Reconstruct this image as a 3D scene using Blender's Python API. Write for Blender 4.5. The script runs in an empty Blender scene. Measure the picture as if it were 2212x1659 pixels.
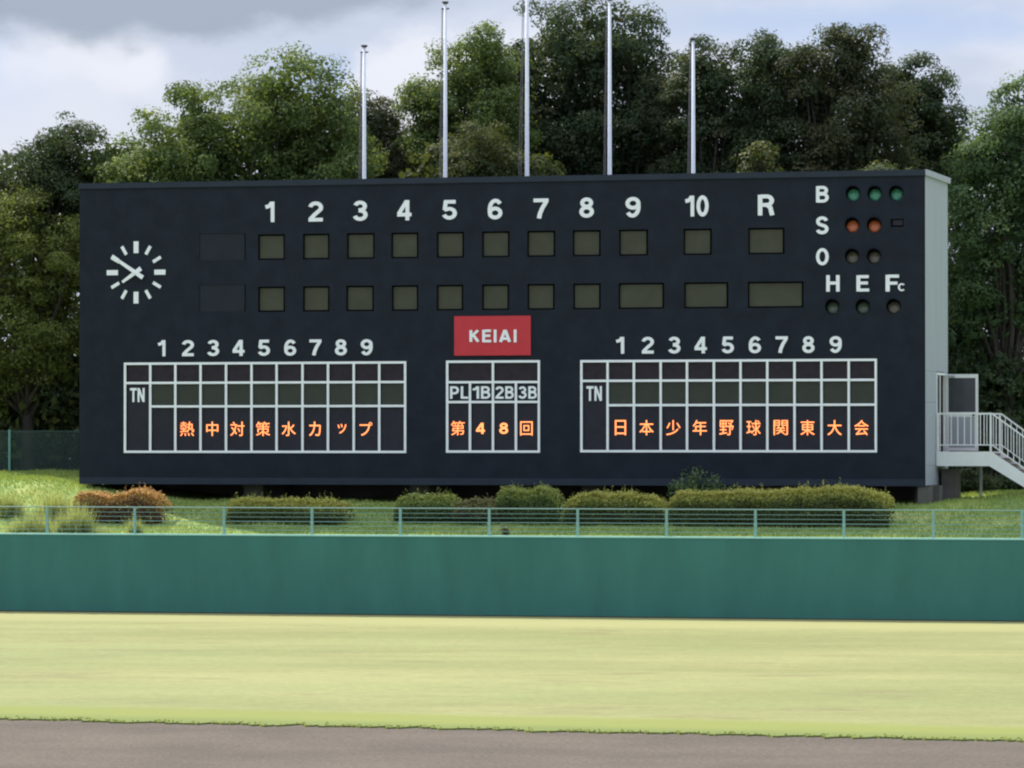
import bpy, bmesh, math, random
import numpy as np
from mathutils import Vector, Matrix, noise as mnoise
random.seed(7); np.random.seed(7)
C = bpy.context.scene.collection
SC = bpy.context.scene

# ------------------------------------------------------------------ camera
F_PX, CX, CY, CAM_H = 9326.0, 1106.0, 829.5, 4.8       # lens as measured on a 2212 px wide copy
PITCH = math.atan(127.5 / F_PX)
cam = bpy.data.cameras.new('camera'); camo = bpy.data.objects.new('camera', cam); C.objects.link(camo)
cam.sensor_width = 36.0; cam.lens = 36.0 * F_PX / 2212.0
cam.clip_start = 1.0; cam.clip_end = 6000.0
camo.location = (0, 0, CAM_H); camo.rotation_euler = (math.pi / 2 + PITCH, 0, 0)
SC.camera = camo

# ------------------------------------------------------------------ world, sun, exposure
O = Vector((11.86, 124.0, 0)); U = Vector((0.9659, -0.2588, 0)).normalized()   # scoreboard frame: right front corner, along
NB = Vector((-U.y, U.x, 0))                                                    # away from the viewer
EL = math.radians(47)
sh = (-U * math.cos(math.radians(38)) + NB * math.sin(math.radians(38))).normalized()
SUN = Vector((sh.x * math.cos(EL), sh.y * math.cos(EL), math.sin(EL)))
EXPOSURE = 1.05
SKY_GAIN = 1.0
SUN_E = 3.1

world = bpy.data.worlds.new("World"); SC.world = world; world.use_nodes = True
wn = world.node_tree; wn.nodes.clear()
def N(t, k, **kw):
    n = t.nodes.new(k)
    for a, b in kw.items(): setattr(n, a, b)
    return n
def L(t, a, b): t.links.new(a, b)
def mathn(t, op, a, b=None, clamp=False):
    n = N(t, 'ShaderNodeMath', operation=op, use_clamp=clamp)
    for i, v in enumerate((a, b)):
        if v is None: continue
        if isinstance(v, (int, float)): n.inputs[i].default_value = v
        else: L(t, v, n.inputs[i])
    return n.outputs[0]
def mixc(t, fac, a, b, mode='MIX'):
    n = N(t, 'ShaderNodeMix', data_type='RGBA', blend_type=mode)
    for i, v in ((0, fac), (6, a), (7, b)):
        if isinstance(v, (int, float)): n.inputs[i].default_value = v
        elif isinstance(v, (tuple, list)): n.inputs[i].default_value = (*v[:3], 1)
        else: L(t, v, n.inputs[i])
    return n.outputs[2]
def ramp(t, fac, stops):
    n = N(t, 'ShaderNodeValToRGB'); e = n.color_ramp.elements
    while len(e) < len(stops): e.new(0.5)
    for q, (p, c) in zip(e, stops):
        q.position = p; q.color = (c, c, c, 1) if isinstance(c, (int, float)) else (*c, 1)
    L(t, fac, n.inputs[0]); return n.outputs[0]
sky = N(wn, 'ShaderNodeTexSky', sky_type='NISHITA', sun_disc=False)
sky.sun_elevation = EL; sky.sun_rotation = math.atan2(SUN.x, SUN.y)
sky.air_density = 1.0; sky.dust_density = 2.0
tc = N(wn, 'ShaderNodeTexCoord')
def noise_w(scale, detail, rough, stretch=(1, 1, 1), off=(0, 0, 0)):
    mp = N(wn, 'ShaderNodeMapping'); mp.inputs['Scale'].default_value = stretch; mp.inputs['Location'].default_value = off
    L(wn, tc.outputs['Generated'], mp.inputs['Vector'])
    nz = N(wn, 'ShaderNodeTexNoise'); nz.inputs['Scale'].default_value = scale
    nz.inputs['Detail'].default_value = detail; nz.inputs['Roughness'].default_value = rough
    L(wn, mp.outputs[0], nz.inputs['Vector']); return nz
def puff(px, py, rx, ry, soft, warp):
    """soft elliptical cloud centred on a direction of the sky; edge broken up by noise; 1 inside, 0 outside"""
    d = Vector(((px - CX) / F_PX, 1.0, (957.0 - py) / F_PX))
    v = N(wn, 'ShaderNodeVectorMath', operation='SUBTRACT')
    L(wn, tc.outputs['Generated'], v.inputs[0]); v.inputs[1].default_value = d.normalized()
    m = N(wn, 'ShaderNodeVectorMath', operation='MULTIPLY'); L(wn, v.outputs[0], m.inputs[0])
    m.inputs[1].default_value = (F_PX / rx, F_PX / rx, F_PX / ry)
    ln = N(wn, 'ShaderNodeVectorMath', operation='LENGTH'); L(wn, m.outputs[0], ln.inputs[0])
    w = mathn(wn, 'MULTIPLY', mathn(wn, 'SUBTRACT', warpn.outputs[0], 0.5), warp)
    dd = mathn(wn, 'ADD', ln.outputs['Value'], w)
    mr = N(wn, 'ShaderNodeMapRange', interpolation_type='SMOOTHERSTEP')
    L(wn, dd, mr.inputs[0]); mr.inputs[1].default_value = 1.0 + soft; mr.inputs[2].default_value = 1.0 - soft
    mr.inputs[3].default_value = 0; mr.inputs[4].default_value = 1
    return mr.outputs[0]
warpn = noise_w(55, 5, 0.55, (1, 1, 1.7))
big = noise_w(5.0, 5, 0.55, (1, 1, 2.2), (3.1, 1.7, 0.4))
mid = noise_w(22, 5, 0.5, (1, 1, 2.6), (0.2, 4.4, 1.3))
SKB = SKY_GAIN
blue = (0.215 * SKB, 0.272 * SKB, 0.385 * SKB); veil = (0.265 * SKB, 0.294 * SKB, 0.355 * SKB)
white = (0.368 * SKB, 0.380 * SKB, 0.420 * SKB); grey = (0.168 * SKB, 0.195 * SKB, 0.24 * SKB)
nish = N(wn, 'ShaderNodeVectorMath', operation='SCALE'); L(wn, sky.outputs[0], nish.inputs[0]); nish.inputs[3].default_value = 0.07
clear = mixc(wn, 0.75, nish.outputs[0], blue)
col = mixc(wn, ramp(wn, big.outputs[0], [(0.30, 0.25), (0.55, 0.95)]), clear, veil)
col = mixc(wn, ramp(wn, mid.outputs[0], [(0.50, 0.0), (0.72, 0.75)]), col, white)
for a in [(20, 165, 90, 85, .5, 1.2), (690, 185, 110, 70, .6, 1.0), (1850, 60, 420, 50, .8, 1.0)]:
    col = mixc(wn, mathn(wn, 'MULTIPLY', puff(*a), 0.8), col, blue)
for a, k in [((130, 300, 330, 180, .8, 1.2), .7), ((285, 140, 75, 60, .6, 1.4), 1.0), ((120, 120, 130, 50, .7, 1.4), .7),
             ((890, 190, 130, 120, .4, 1.2), 1.0), ((1540, 190, 130, 90, .6, 1.3), .7), ((1500, 130, 420, 60, .9, 1.4), .4),
             ((1100, 230, 240, 150, .6, 1.2), .8)]:
    col = mixc(wn, mathn(wn, 'MULTIPLY', puff(*a), k), col, white)
col = mixc(wn, mathn(wn, 'MULTIPLY', puff(230, -170, 860, 252, .16, .5), .95), col, grey)
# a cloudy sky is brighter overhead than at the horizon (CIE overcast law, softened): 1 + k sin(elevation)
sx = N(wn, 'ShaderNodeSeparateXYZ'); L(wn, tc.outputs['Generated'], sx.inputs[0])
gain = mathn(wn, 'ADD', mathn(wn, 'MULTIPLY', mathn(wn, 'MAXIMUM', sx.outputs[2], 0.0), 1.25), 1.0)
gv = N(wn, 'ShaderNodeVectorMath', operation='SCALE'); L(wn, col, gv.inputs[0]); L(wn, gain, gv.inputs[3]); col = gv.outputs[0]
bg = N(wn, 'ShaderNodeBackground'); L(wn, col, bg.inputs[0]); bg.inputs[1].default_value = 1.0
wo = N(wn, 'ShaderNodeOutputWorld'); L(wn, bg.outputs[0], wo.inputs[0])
world.cycles.sampling_method = 'MANUAL'; world.cycles.sample_map_resolution = 512

sl = bpy.data.lights.new('sun', 'SUN'); slo = bpy.data.objects.new('sun', sl); C.objects.link(slo)
sl.energy = SUN_E; sl.angle = math.radians(0.6); sl.color = (1.0, 0.95, 0.86)
slo.rotation_euler = (-SUN).to_track_quat('-Z', 'Y').to_euler(); slo.location = (0, 0, 60)
SC.view_settings.view_transform = 'Standard'; SC.view_settings.look = 'None'
SC.view_settings.gamma = 1.0; SC.view_settings.exposure = EXPOSURE; SC.view_settings.use_curve_mapping = False
SC.cycles.filter_width = 2.2
SC.cycles.max_bounces = 6; SC.cycles.diffuse_bounces = 3; SC.cycles.transmission_bounces = 3
SC.cycles.transparent_max_bounces = 6

# ------------------------------------------------------------------ measuring helpers
FW = Vector((0, math.cos(PITCH), math.sin(PITCH))); UP = Vector((0, -math.sin(PITCH), math.cos(PITCH)))
EYE = Vector((0, 0, CAM_H))
def ray(px, py): return FW + Vector((1, 0, 0)) * ((px - CX) / F_PX) + UP * ((CY - py) / F_PX)
def at(px, py, Y):
    d = ray(px, py); return EYE + d * (Y / d.y)
def bp(px, py, depth=0.0):
    """point of the scoreboard plane (moved back by depth): returns (s, z) in its frame"""
    d = ray(px, py); o = O + NB * depth
    t = (o - EYE).dot(NB) / d.dot(NB); p = EYE + d * t
    return (p - O).dot(U), p.z
def W(s, dep, z): return O + U * s + NB * dep + Vector((0, 0, z))
ROT = math.atan2(U.y, U.x)

# ------------------------------------------------------------------ materials
def mat(name, col, rough=0.6, metal=0.0, var=0.0, scale=3.0, bump=0.0, spec=0.5, bscale=None, stretch=(1, 1, 1)):
    m = bpy.data.materials.new(name); m.use_nodes = True; t = m.node_tree
    b = t.nodes['Principled BSDF']; b.inputs['Roughness'].default_value = rough; b.inputs['Metallic'].default_value = metal
    b.inputs['Specular IOR Level'].default_value = spec
    b.inputs['Base Color'].default_value = (*col, 1)
    if var or bump:
        tcn = N(t, 'ShaderNodeTexCoord'); mp = N(t, 'ShaderNodeMapping'); mp.inputs['Scale'].default_value = stretch
        L(t, tcn.outputs['Object'], mp.inputs['Vector'])
        nz = N(t, 'ShaderNodeTexNoise'); nz.inputs['Scale'].default_value = scale; nz.inputs['Detail'].default_value = 6
        nz.inputs['Roughness'].default_value = 0.62
        L(t, mp.outputs[0], nz.inputs['Vector'])
        if var:
            f = ramp(t, nz.outputs[0], [(0.28, 1 - var), (0.72, 1 + var)])
            L(t, mixc(t, 1.0, col, f, 'MULTIPLY'), b.inputs['Base Color'])
        if bump:
            n2 = N(t, 'ShaderNodeTexNoise'); n2.inputs['Scale'].default_value = bscale or scale * 6; n2.inputs['Detail'].default_value = 3
            L(t, mp.outputs[0], n2.inputs['Vector'])
            bn = N(t, 'ShaderNodeBump'); bn.inputs['Strength'].default_value = bump; bn.inputs['Distance'].default_value = 0.02
            L(t, n2.outputs[0], bn.inputs['Height']); L(t, bn.outputs[0], b.inputs['Normal'])
    return m
def leafmat(name, c1, c2, c3, trans=0.35):
    """foliage: dark, mid and tip colours picked by each leaf's own 'tint', plus light through the blade"""
    m = bpy.data.materials.new(name); m.use_nodes = True; t = m.node_tree; t.nodes.clear()
    at_ = N(t, 'ShaderNodeAttribute', attribute_name='tint')
    col = ramp(t, at_.outputs['Fac'], [(0.0, c1), (0.6, c2), (1.0, c3)])
    d = N(t, 'ShaderNodeBsdfPrincipled'); d.inputs['Roughness'].default_value = 0.62; d.inputs['Specular IOR Level'].default_value = 0.18
    L(t, col, d.inputs['Base Color'])
    tr = N(t, 'ShaderNodeBsdfTranslucent'); L(t, mixc(t, 1.0, col, (1.15, 1.05, 0.5), 'MULTIPLY'), tr.inputs[0])
    mx = N(t, 'ShaderNodeMixShader'); mx.inputs[0].default_value = trans
    L(t, d.outputs[0], mx.inputs[1]); L(t, tr.outputs[0], mx.inputs[2])
    o = N(t, 'ShaderNodeOutputMaterial'); L(t, mx.outputs[0], o.inputs[0]); return m
M = {}
M['board'] = mat('charcoal_board_paint', (0.0125, 0.0178, 0.0275), 0.75, var=0.28, scale=1.6, bump=0.15, bscale=14, spec=0.2)
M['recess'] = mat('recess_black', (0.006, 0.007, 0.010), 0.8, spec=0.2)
M['coping'] = mat('dark_coping_metal', (0.018, 0.027, 0.044), 0.5, var=0.2, scale=1.2, spec=0.3)
M['side'] = mat('pale_grey_wall', (0.36, 0.395, 0.43), 0.6, stretch=(1, 1, .25), var=0.06, scale=1.3, bump=0.05)
M['white'] = mat('white_letter_paint', (0.88, 0.92, 0.95), 0.5, var=0.05, scale=4)
M['cream'] = mat('off_white_steel_paint', (0.82, 0.84, 0.82), 0.45, var=0.05, scale=3)
M['olive'] = mat('unlit_olive_display', (0.058, 0.062, 0.040), 0.45, var=0.16, scale=2.3, spec=0.3)
M['olive2'] = mat('unlit_green_display', (0.038, 0.045, 0.034), 0.45, var=0.14, scale=2.3, spec=0.3)
M['maroon'] = mat('unlit_maroon_display', (0.020, 0.014, 0.022), 0.45, var=0.35, scale=5, spec=0.3)
M['ledbg'] = mat('led_module_black', (0.0165, 0.0175, 0.028), 0.5, var=0.22, scale=4, spec=0.3)
M['darkp'] = mat('dark_display', (0.0095, 0.0145, 0.023), 0.6, var=0.25, scale=2, spec=0.3)
M['red'] = mat('red_sign_paint', (0.54, 0.026, 0.040), 0.5, var=0.06, scale=3)
M['pole'] = mat('white_pole_paint', (0.72, 0.75, 0.81), 0.7, spec=0.2, var=0.06)
M['polecap'] = mat('bronze_finial', (0.10, 0.085, 0.09), 0.4, metal=0.3)
M['rope'] = mat('grey_halyard', (0.16, 0.15, 0.17), 0.8)
M['wall'] = mat('green_padded_wall', (0.043, 0.166, 0.142), 0.7, var=0.13, scale=1.1, stretch=(1, 1, .3), bump=0.06, bscale=8, spec=0.25)
M['wallcap'] = mat('pale_teal_wall_cap', (0.34, 0.66, 0.58), 0.6, var=0.08, scale=2)
M['rail'] = mat('pale_teal_fence_paint', (0.20, 0.38, 0.35), 0.5, var=0.1, scale=3)
M['wire'] = mat('teal_fence_wire', (0.15, 0.28, 0.25), 0.5)
M['meshfence'] = mat('dark_green_netting', (0.030, 0.062, 0.056), 0.7, var=0.2, scale=3)
M['darkpost'] = mat('green_fence_post', (0.14, 0.34, 0.30), 0.5)
M['concrete'] = mat('weathered_concrete', (0.10, 0.095, 0.085), 0.85, var=0.25, scale=2, bump=0.3)
M['basestrip'] = mat('dark_brown_wall_base', (0.030, 0.014, 0.016), 0.8)
M['floor'] = mat('dull_red_floor_paint', (0.11, 0.03, 0.035), 0.7, var=0.2)
M['glass'] = mat('dark_door_glass', (0.050, 0.055, 0.062), 0.12, var=0.15, spec=0.5)
M['knob'] = mat('dark_knob', (0.03, 0.03, 0.03), 0.3, metal=0.6)
M['bark'] = mat('grey_brown_bark', (0.045, 0.038, 0.031), 0.9, var=0.3, scale=4, bump=0.6)
M['twig'] = mat('dark_shrub_twigs', (0.045, 0.045, 0.028), 0.9, var=0.3, scale=6)
def emis(name, col, s, var=0.0):
    m = mat(name, col, 0.4); b = m.node_tree.nodes['Principled BSDF']
    b.inputs['Emission Color'].default_value = (*col, 1); b.inputs['Emission Strength'].default_value = s; return m
M['led'] = emis('lit_orange_led', (1.0, 0.27, 0.085), 0.95)
def lens(name, c1, c2, e=0.0):
    m = mat(name, c1, 0.3); t = m.node_tree; b = t.nodes['Principled BSDF']
    tcn = N(t, 'ShaderNodeTexCoord'); v = N(t, 'ShaderNodeTexVoronoi'); v.inputs['Scale'].default_value = 22
    L(t, tcn.outputs['Object'], v.inputs['Vector'])
    L(t, mixc(t, ramp(t, v.outputs['Distance'], [(0.1, 0.0), (0.7, 1.0)]), c1, c2), b.inputs['Base Color']); return m
M['lens_g'] = lens('green_lamp_lens', (0.12, 0.46, 0.27), (0.05, 0.24, 0.15))
M['lens_o'] = lens('amber_lamp_lens', (0.75, 0.22, 0.09), (0.50, 0.13, 0.05))
M['lens_d'] = lens('unlit_lamp_lens', (0.17, 0.155, 0.11), (0.10, 0.095, 0.075))
M['lens_e'] = lens('unlit_green_lamp_lens', (0.11, 0.15, 0.10), (0.07, 0.095, 0.07))

# ------------------------------------------------------------------ mesh helpers
class MB:
    def __init__(s): s.v = []; s.f = []
    def quad(s, a, b, c, d):
        n = len(s.v); s.v += [tuple(a), tuple(b), tuple(c), tuple(d)]; s.f.append((n, n + 1, n + 2, n + 3)); return s
    def box(s, x0, x1, y0, y1, z0, z1):
        n = len(s.v)
        s.v += [(x0, y0, z0), (x1, y0, z0), (x1, y1, z0), (x0, y1, z0), (x0, y0, z1), (x1, y0, z1), (x1, y1, z1), (x0, y1, z1)]
        for q in ((0, 3, 2, 1), (4, 5, 6, 7), (0, 1, 5, 4), (1, 2, 6, 5), (2, 3, 7, 6), (3, 0, 4, 7)): s.f.append(tuple(n + i for i in q))
        return s
    def prism(s, pts, y0, y1):
        """polygon in x,z extruded from y0 to y1"""
        n = len(s.v); k = len(pts)
        s.v += [(x, y0, z) for x, z in pts] + [(x, y1, z) for x, z in pts]
        s.f.append(tuple(range(n, n + k))); s.f.append(tuple(range(n + 2 * k - 1, n + k - 1, -1)))
        for i in range(k):
            j = (i + 1) % k; s.f.append((n + i, n + k + i, n + k + j, n + j))
        return s
    def tube(s, pts, rad, seg=8, cap=True):
        pts = [Vector(p) for p in pts]; n0 = len(s.v); k = len(pts)
        for i, p in enumerate(pts):
            d = (pts[min(i + 1, k - 1)] - pts[max(i - 1, 0)]).normalized()
            a = d.orthogonal() if abs(d.z) < 0.9 else Vector((1, 0, 0)); a = (a - d * a.dot(d)).normalized(); b = d.cross(a)
            r = rad[i] if isinstance(rad, (list, tuple)) else rad
            for j in range(seg):
                th = 2 * math.pi * j / seg; s.v.append(tuple(p + a * (r * math.cos(th)) + b * (r * math.sin(th))))
        for i in range(k - 1):
            for j in range(seg):
                j2 = (j + 1) % seg
                s.f.append((n0 + i * seg + j, n0 + i * seg + j2, n0 + (i + 1) * seg + j2, n0 + (i + 1) * seg + j))
        if cap:
            s.f.append(tuple(n0 + j for j in range(seg - 1, -1, -1))); s.f.append(tuple(n0 + (k - 1) * seg + j for j in range(seg)))
        return s
    def mesh(s, name, m):
        me = bpy.data.meshes.new(name); me.from_pydata(s.v, [], s.f); me.update()
        bm = bmesh.new(); bm.from_mesh(me); bmesh.ops.recalc_face_normals(bm, faces=bm.faces); bm.to_mesh(me); bm.free()
        me.materials.append(m); return me
    def build(s, name, m, parent=None, loc=None, **kw): return link(name, s.mesh(name, m), parent, loc, **kw)
def link(name, me, parent=None, loc=None, **kw):
    o = bpy.data.objects.new(name, me); C.objects.link(o)
    if parent: o.parent = parent
    if loc is not None: o.location = loc
    for k, v in kw.items(): o[k] = v
    return o
GROUPS = {'broadleaf_tree': 'trees behind the scoreboard', 'understorey_bush': 'bushes under the trees', 'clipped_hedge': 'clipped hedges on the bank',
          'weed_clump': 'weed clumps on the left bank', 'low_shrub': 'low shrubs by the stairs'}
def thing(name, label, cat, loc=(0, 0, 0), rot=0.0, group=None):
    o = bpy.data.objects.new(name, None); C.objects.link(o); o.location = loc; o.rotation_euler = (0, 0, rot); o.empty_display_size = 0.3
    o['label'] = label; o['category'] = cat
    group = group or GROUPS.get(name)
    if group: o['group'] = group
    return o
def shade_smooth(o):
    for p in o.data.polygons: p.use_smooth = True

# ------------------------------------------------------------------ the lie of the land
WALL_T = 7.85                       # distance of the outfield wall in front of the scoreboard plane
WALL_H = 2.25
def wall_pt(px, far=True):
    # the wall foot, straight through the two measured ends
    a = Vector((-14.54, 122.6)); b = Vector((13.69, 115.4)); k = (px + 14.54) / 28.23
    return a + (b - a) * k
WA = Vector((-14.54, 122.6, 0)); WB = Vector((13.69, 115.4, 0)); WU = (WB - WA).normalized(); WN = Vector((-WU.y, WU.x, 0))
def wall_dist(p):                   # metres behind the wall face
    return (p - WA).dot(WN)
def sstep(a, b, x):
    k = max(0.0, min(1.0, (x - a) / (b - a))); return k * k * (3 - 2 * k)
def ground_z(p):
    """height of the bank behind the wall at world point p"""
    wd = wall_dist(p); s = (p - O).dot(U)
    base = 2.10 + 0.95 * sstep(0.2, 8.6, wd) + 0.25 * sstep(8, 16, wd)
    left = sstep(-21.5, -28.0, s); right = sstep(-1.0, 6.0, s)
    base += left * (0.62 * sstep(2.0, 8.5, wd)) + right * 0.28 * sstep(3.0, 9.0, wd)
    base += 0.05 * mnoise.noise(Vector((p.x * 0.5, p.y * 0.5, 0)))
    return base

# ------------------------------------------------------------------ ground, dirt, lawn, bank
MB().quad((-2500, -300, -0.06), (2500, -300, -0.06), (2500, 4000, -0.06), (-2500, 4000, -0.06)).build(
    'ground', mat('far_ground', (0.10, 0.11, 0.05), 0.95, var=0.2, scale=0.05), kind='structure')
def dirtmat():
    m = bpy.data.materials.new('infield_dirt'); m.use_nodes = True; t = m.node_tree; b = t.nodes['Principled BSDF']
    b.inputs['Roughness'].default_value = 0.95; b.inputs['Specular IOR Level'].default_value = 0.1
    tcn = N(t, 'ShaderNodeTexCoord')
    def nz(s, d, r=0.6):
        n = N(t, 'ShaderNodeTexNoise'); n.inputs['Scale'].default_value = s; n.inputs['Detail'].default_value = d; n.inputs['Roughness'].default_value = r
        L(t, tcn.outputs['Object'], n.inputs['Vector']); return n.outputs[0]
    c = mixc(t, ramp(t, nz(0.35, 5), [(0.35, 0.0), (0.68, 1.0)]), (0.104, 0.086, 0.070), (0.136, 0.111, 0.088))
    c = mixc(t, 1.0, c, ramp(t, nz(7, 6, 0.7), [(0.3, 0.84), (0.7, 1.14)]), 'MULTIPLY')
    c = mixc(t, 1.0, c, ramp(t, nz(14, 5, 0.8), [(0.33, 0.72), (0.67, 1.28)]), 'MULTIPLY')
    L(t, c, b.inputs['Base Color'])
    bn = N(t, 'ShaderNodeBump'); bn.inputs['Strength'].default_value = 0.5; bn.inputs['Distance'].default_value = 0.02
    L(t, nz(18, 4), bn.inputs['Height']); L(t, bn.outputs[0], b.inputs['Normal']); return m
MB().quad((-70, 30, 0), (70, 30, 0), (70, 100, 0), (-70, 100, 0)).build('infield_dirt', dirtmat(), kind='structure')

EA = at(0, 1555, 74.9); EB = at(2212, 1604, 69.2); EA.z = EB.z = 0            # edge of the lawn
EA = EYE + ray(0, 1555) * (-CAM_H / ray(0, 1555).z); EB = EYE + ray(2212, 1604) * (-CAM_H / ray(2212, 1604).z)
EU = (EB - EA).normalized(); EN = Vector((-EU.y, EU.x, 0))
def lawnmat():
    m = bpy.data.materials.new('outfield_grass'); m.use_nodes = True; t = m.node_tree; b = t.nodes['Principled BSDF']
    b.inputs['Roughness'].default_value = 0.85; b.inputs['Specular IOR Level'].default_value = 0.15
    tcn = N(t, 'ShaderNodeTexCoord')
    def nz(s, d, r=0.6, off=0):
        mp = N(t, 'ShaderNodeMapping'); mp.inputs['Location'].default_value = (off, off, 0); mp.inputs['Scale'].default_value = (.45, 1, 1); mp.inputs['Rotation'].default_value = (0, 0, .25); L(t, tcn.outputs['Object'], mp.inputs[0])
        n = N(t, 'ShaderNodeTexNoise'); n.inputs['Scale'].default_value = s; n.inputs['Detail'].default_value = d; n.inputs['Roughness'].default_value = r
        L(t, mp.outputs[0], n.inputs['Vector']); return n.outputs[0]
    vm = N(t, 'ShaderNodeVectorMath', operation='SUBTRACT'); L(t, tcn.outputs['Object'], vm.inputs[0]); vm.inputs[1].default_value = EA
    dt = N(t, 'ShaderNodeVectorMath', operation='DOT_PRODUCT'); L(t, vm.outputs[0], dt.inputs[0]); dt.inputs[1].default_value = EN
    dist = dt.outputs['Value']
    dist = mathn(t, 'ADD', dist, mathn(t, 'MULTIPLY', mathn(t, 'SUBTRACT', nz(0.5, 4), 0.5), 1.6))
    c = mixc(t, ramp(t, nz(0.16, 6, 0.66), [(0.40, 0.0), (0.60, 1.0)]), (0.213, 0.220, 0.084), (0.268, 0.268, 0.108))
    c = mixc(t, ramp(t, nz(0.075, 4, 0.6, 31), [(0.48, 0.0), (0.66, 0.55)]), c, (0.194, 0.228, 0.084))
    c = mixc(t, ramp(t, nz(0.55, 5, 0.62, 9), [(0.56, 0.0), (0.70, 0.6)]), c, (0.175, 0.148, 0.071))
    c = mixc(t, 1.0, c, ramp(t, nz(3.5, 6, 0.75, 5), [(0.3, 0.90), (0.7, 1.08)]), 'MULTIPLY')
    fine = N(t, 'ShaderNodeTexNoise'); fine.inputs['Scale'].default_value = 5.0; fine.inputs['Detail'].default_value = 8; fine.inputs['Roughness'].default_value = 0.8
    L(t, tcn.outputs['Object'], fine.inputs['Vector'])
    c = mixc(t, 1.0, c, ramp(t, fine.outputs[0], [(0.33, 0.84), (0.67, 1.15)]), 'MULTIPLY')
    g = N(t, 'ShaderNodeMapRange', interpolation_type='SMOOTHSTEP'); L(t, dist, g.inputs[0])
    g.inputs[1].default_value = 4.2; g.inputs[2].default_value = 2.6; g.inputs[3].default_value = 0; g.inputs[4].default_value = 0.85
    c = mixc(t, g.outputs[0], c, (0.194, 0.220, 0.047))
    g2 = N(t, 'ShaderNodeMapRange', interpolation_type='SMOOTHSTEP'); L(t, dist, g2.inputs[0])
    g2.inputs[1].default_value = 1.9; g2.inputs[2].default_value = 0.3; g2.inputs[3].default_value = 0; g2.inputs[4].default_value = 0.75
    c = mixc(t, g2.outputs[0], c, (0.132, 0.172, 0.044))
    vw = N(t, 'ShaderNodeVectorMath', operation='SUBTRACT'); L(t, tcn.outputs['Object'], vw.inputs[0]); vw.inputs[1].default_value = WA
    dw = N(t, 'ShaderNodeVectorMath', operation='DOT_PRODUCT'); L(t, vw.outputs[0], dw.inputs[0]); dw.inputs[1].default_value = WN
    g3 = N(t, 'ShaderNodeMapRange', interpolation_type='SMOOTHSTEP')
    L(t, mathn(t, 'ADD', dw.outputs['Value'], mathn(t, 'MULTIPLY', nz(0.3, 4), 2.0)), g3.inputs[0])
    g3.inputs[1].default_value = -6.5; g3.inputs[2].default_value = -3.5; g3.inputs[3].default_value = 0; g3.inputs[4].default_value = 0.7
    c = mixc(t, g3.outputs[0], c, (0.320, 0.308, 0.132))
    L(t, c, b.inputs['Base Color'])
    bn = N(t, 'ShaderNodeBump'); bn.inputs['Strength'].default_value = 0.4; bn.inputs['Distance'].default_value = 0.02
    L(t, nz(9, 4), bn.inputs['Height']); L(t, bn.outputs[0], b.inputs['Normal']); return m
lm = lawnmat()
rng = np.random.default_rng(3)
Ln = (EB - EA).length
edge = []; ss = np.arange(-45, Ln + 45, 0.09)
for s in ss:
    r = 0.30 * mnoise.noise(Vector((s * 0.55, 3.3, 0))) + 0.34 * mnoise.noise(Vector((s * 1.9, 9.1, 0))) + 0.22 * mnoise.noise(Vector((s * 6.0, 1.1, 0)))
    edge.append(EA + EU * s + EN * (r * 1.25 + float(rng.normal(0, 0.07))))
mb = MB(); zt = 0.028; ne = len(edge)
for p in edge: mb.v.append((p.x, p.y, zt))
for p in edge: mb.v.append((p.x, p.y, -0.004))
for s in ss: p = EA + EU * s + EN * 2.2; mb.v.append((p.x, p.y, zt))
for i in range(ne - 1):
    mb.f.append((i, i + 1, ne + i + 1, ne + i)); mb.f.append((i, 2 * ne + i, 2 * ne + i + 1, i + 1))
n_ = len(mb.v); a_ = EA + EU * ss[0] + EN * 2.2; b_ = EA + EU * ss[-1] + EN * 2.2; c_ = WA + WU * 90 + WN * .2; d_ = WA + WU * -62 + WN * .2
mb.v += [(p.x, p.y, zt) for p in (a_, b_, c_, d_)]; mb.f.append((n_, n_ + 1, n_ + 2, n_ + 3))
mb.build('outfield_lawn', lm, kind='structure')

def blades(name, pts, hts, wid, material, tint, lean=0.35, **kw):
    """many single-triangle blades; pts Nx3, hts N"""
    n = len(pts); a = rng.uniform(0, 2 * np.pi, n); dx = np.cos(a) * wid / 2; dy = np.sin(a) * wid / 2
    la = rng.uniform(0, 2 * np.pi, n); lr = rng.uniform(0, lean, n) * hts
    v = np.empty((n, 3, 3)); v[:, 0] = pts; v[:, 1] = pts; v[:, 2] = pts
    v[:, 0, 0] -= dx; v[:, 0, 1] -= dy; v[:, 1, 0] += dx; v[:, 1, 1] += dy
    v[:, 2, 0] += np.cos(la) * lr; v[:, 2, 1] += np.sin(la) * lr; v[:, 2, 2] += hts
    return rawmesh(name, v.reshape(-1, 3), 3, material, np.repeat(tint, 3), **kw)
def rawmesh(name, v, k, material, tint, parent=None, **kw):
    me = bpy.data.meshes.new(name); nv = len(v); nf = nv // k
    me.vertices.add(nv); me.vertices.foreach_set('co', v.astype(np.float32).ravel())
    me.loops.add(nv); me.loops.foreach_set('vertex_index', np.arange(nv, dtype=np.int32))
    me.polygons.add(nf); me.polygons.foreach_set('loop_start', np.arange(0, nv, k, dtype=np.int32))
    me.update(calc_edges=True)
    at_ = me.attributes.new('tint', 'FLOAT', 'POINT'); at_.data.foreach_set('value', tint.astype(np.float32))
    me.materials.append(material); return link(name, me, parent, **kw)
M['edgegrass'] = leafmat('lawn_edge_blades', (0.19, 0.21, 0.08), (0.26, 0.29, 0.095), (0.32, 0.34, 0.13), 0.4)
k = 1300; s = rng.uniform(-8, Ln + 8, k); jj = np.clip(((s + 45) / 0.09).astype(int), 0, ne - 1)
E_ = np.array([tuple(p) for p in edge])[jj]; off = np.abs(rng.normal(0, 0.18, k)) - 0.07
P_ = E_ + off[:, None] * np.array(EN); P_[:, 2] = np.where(off < 0, 0.0, zt)
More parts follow.
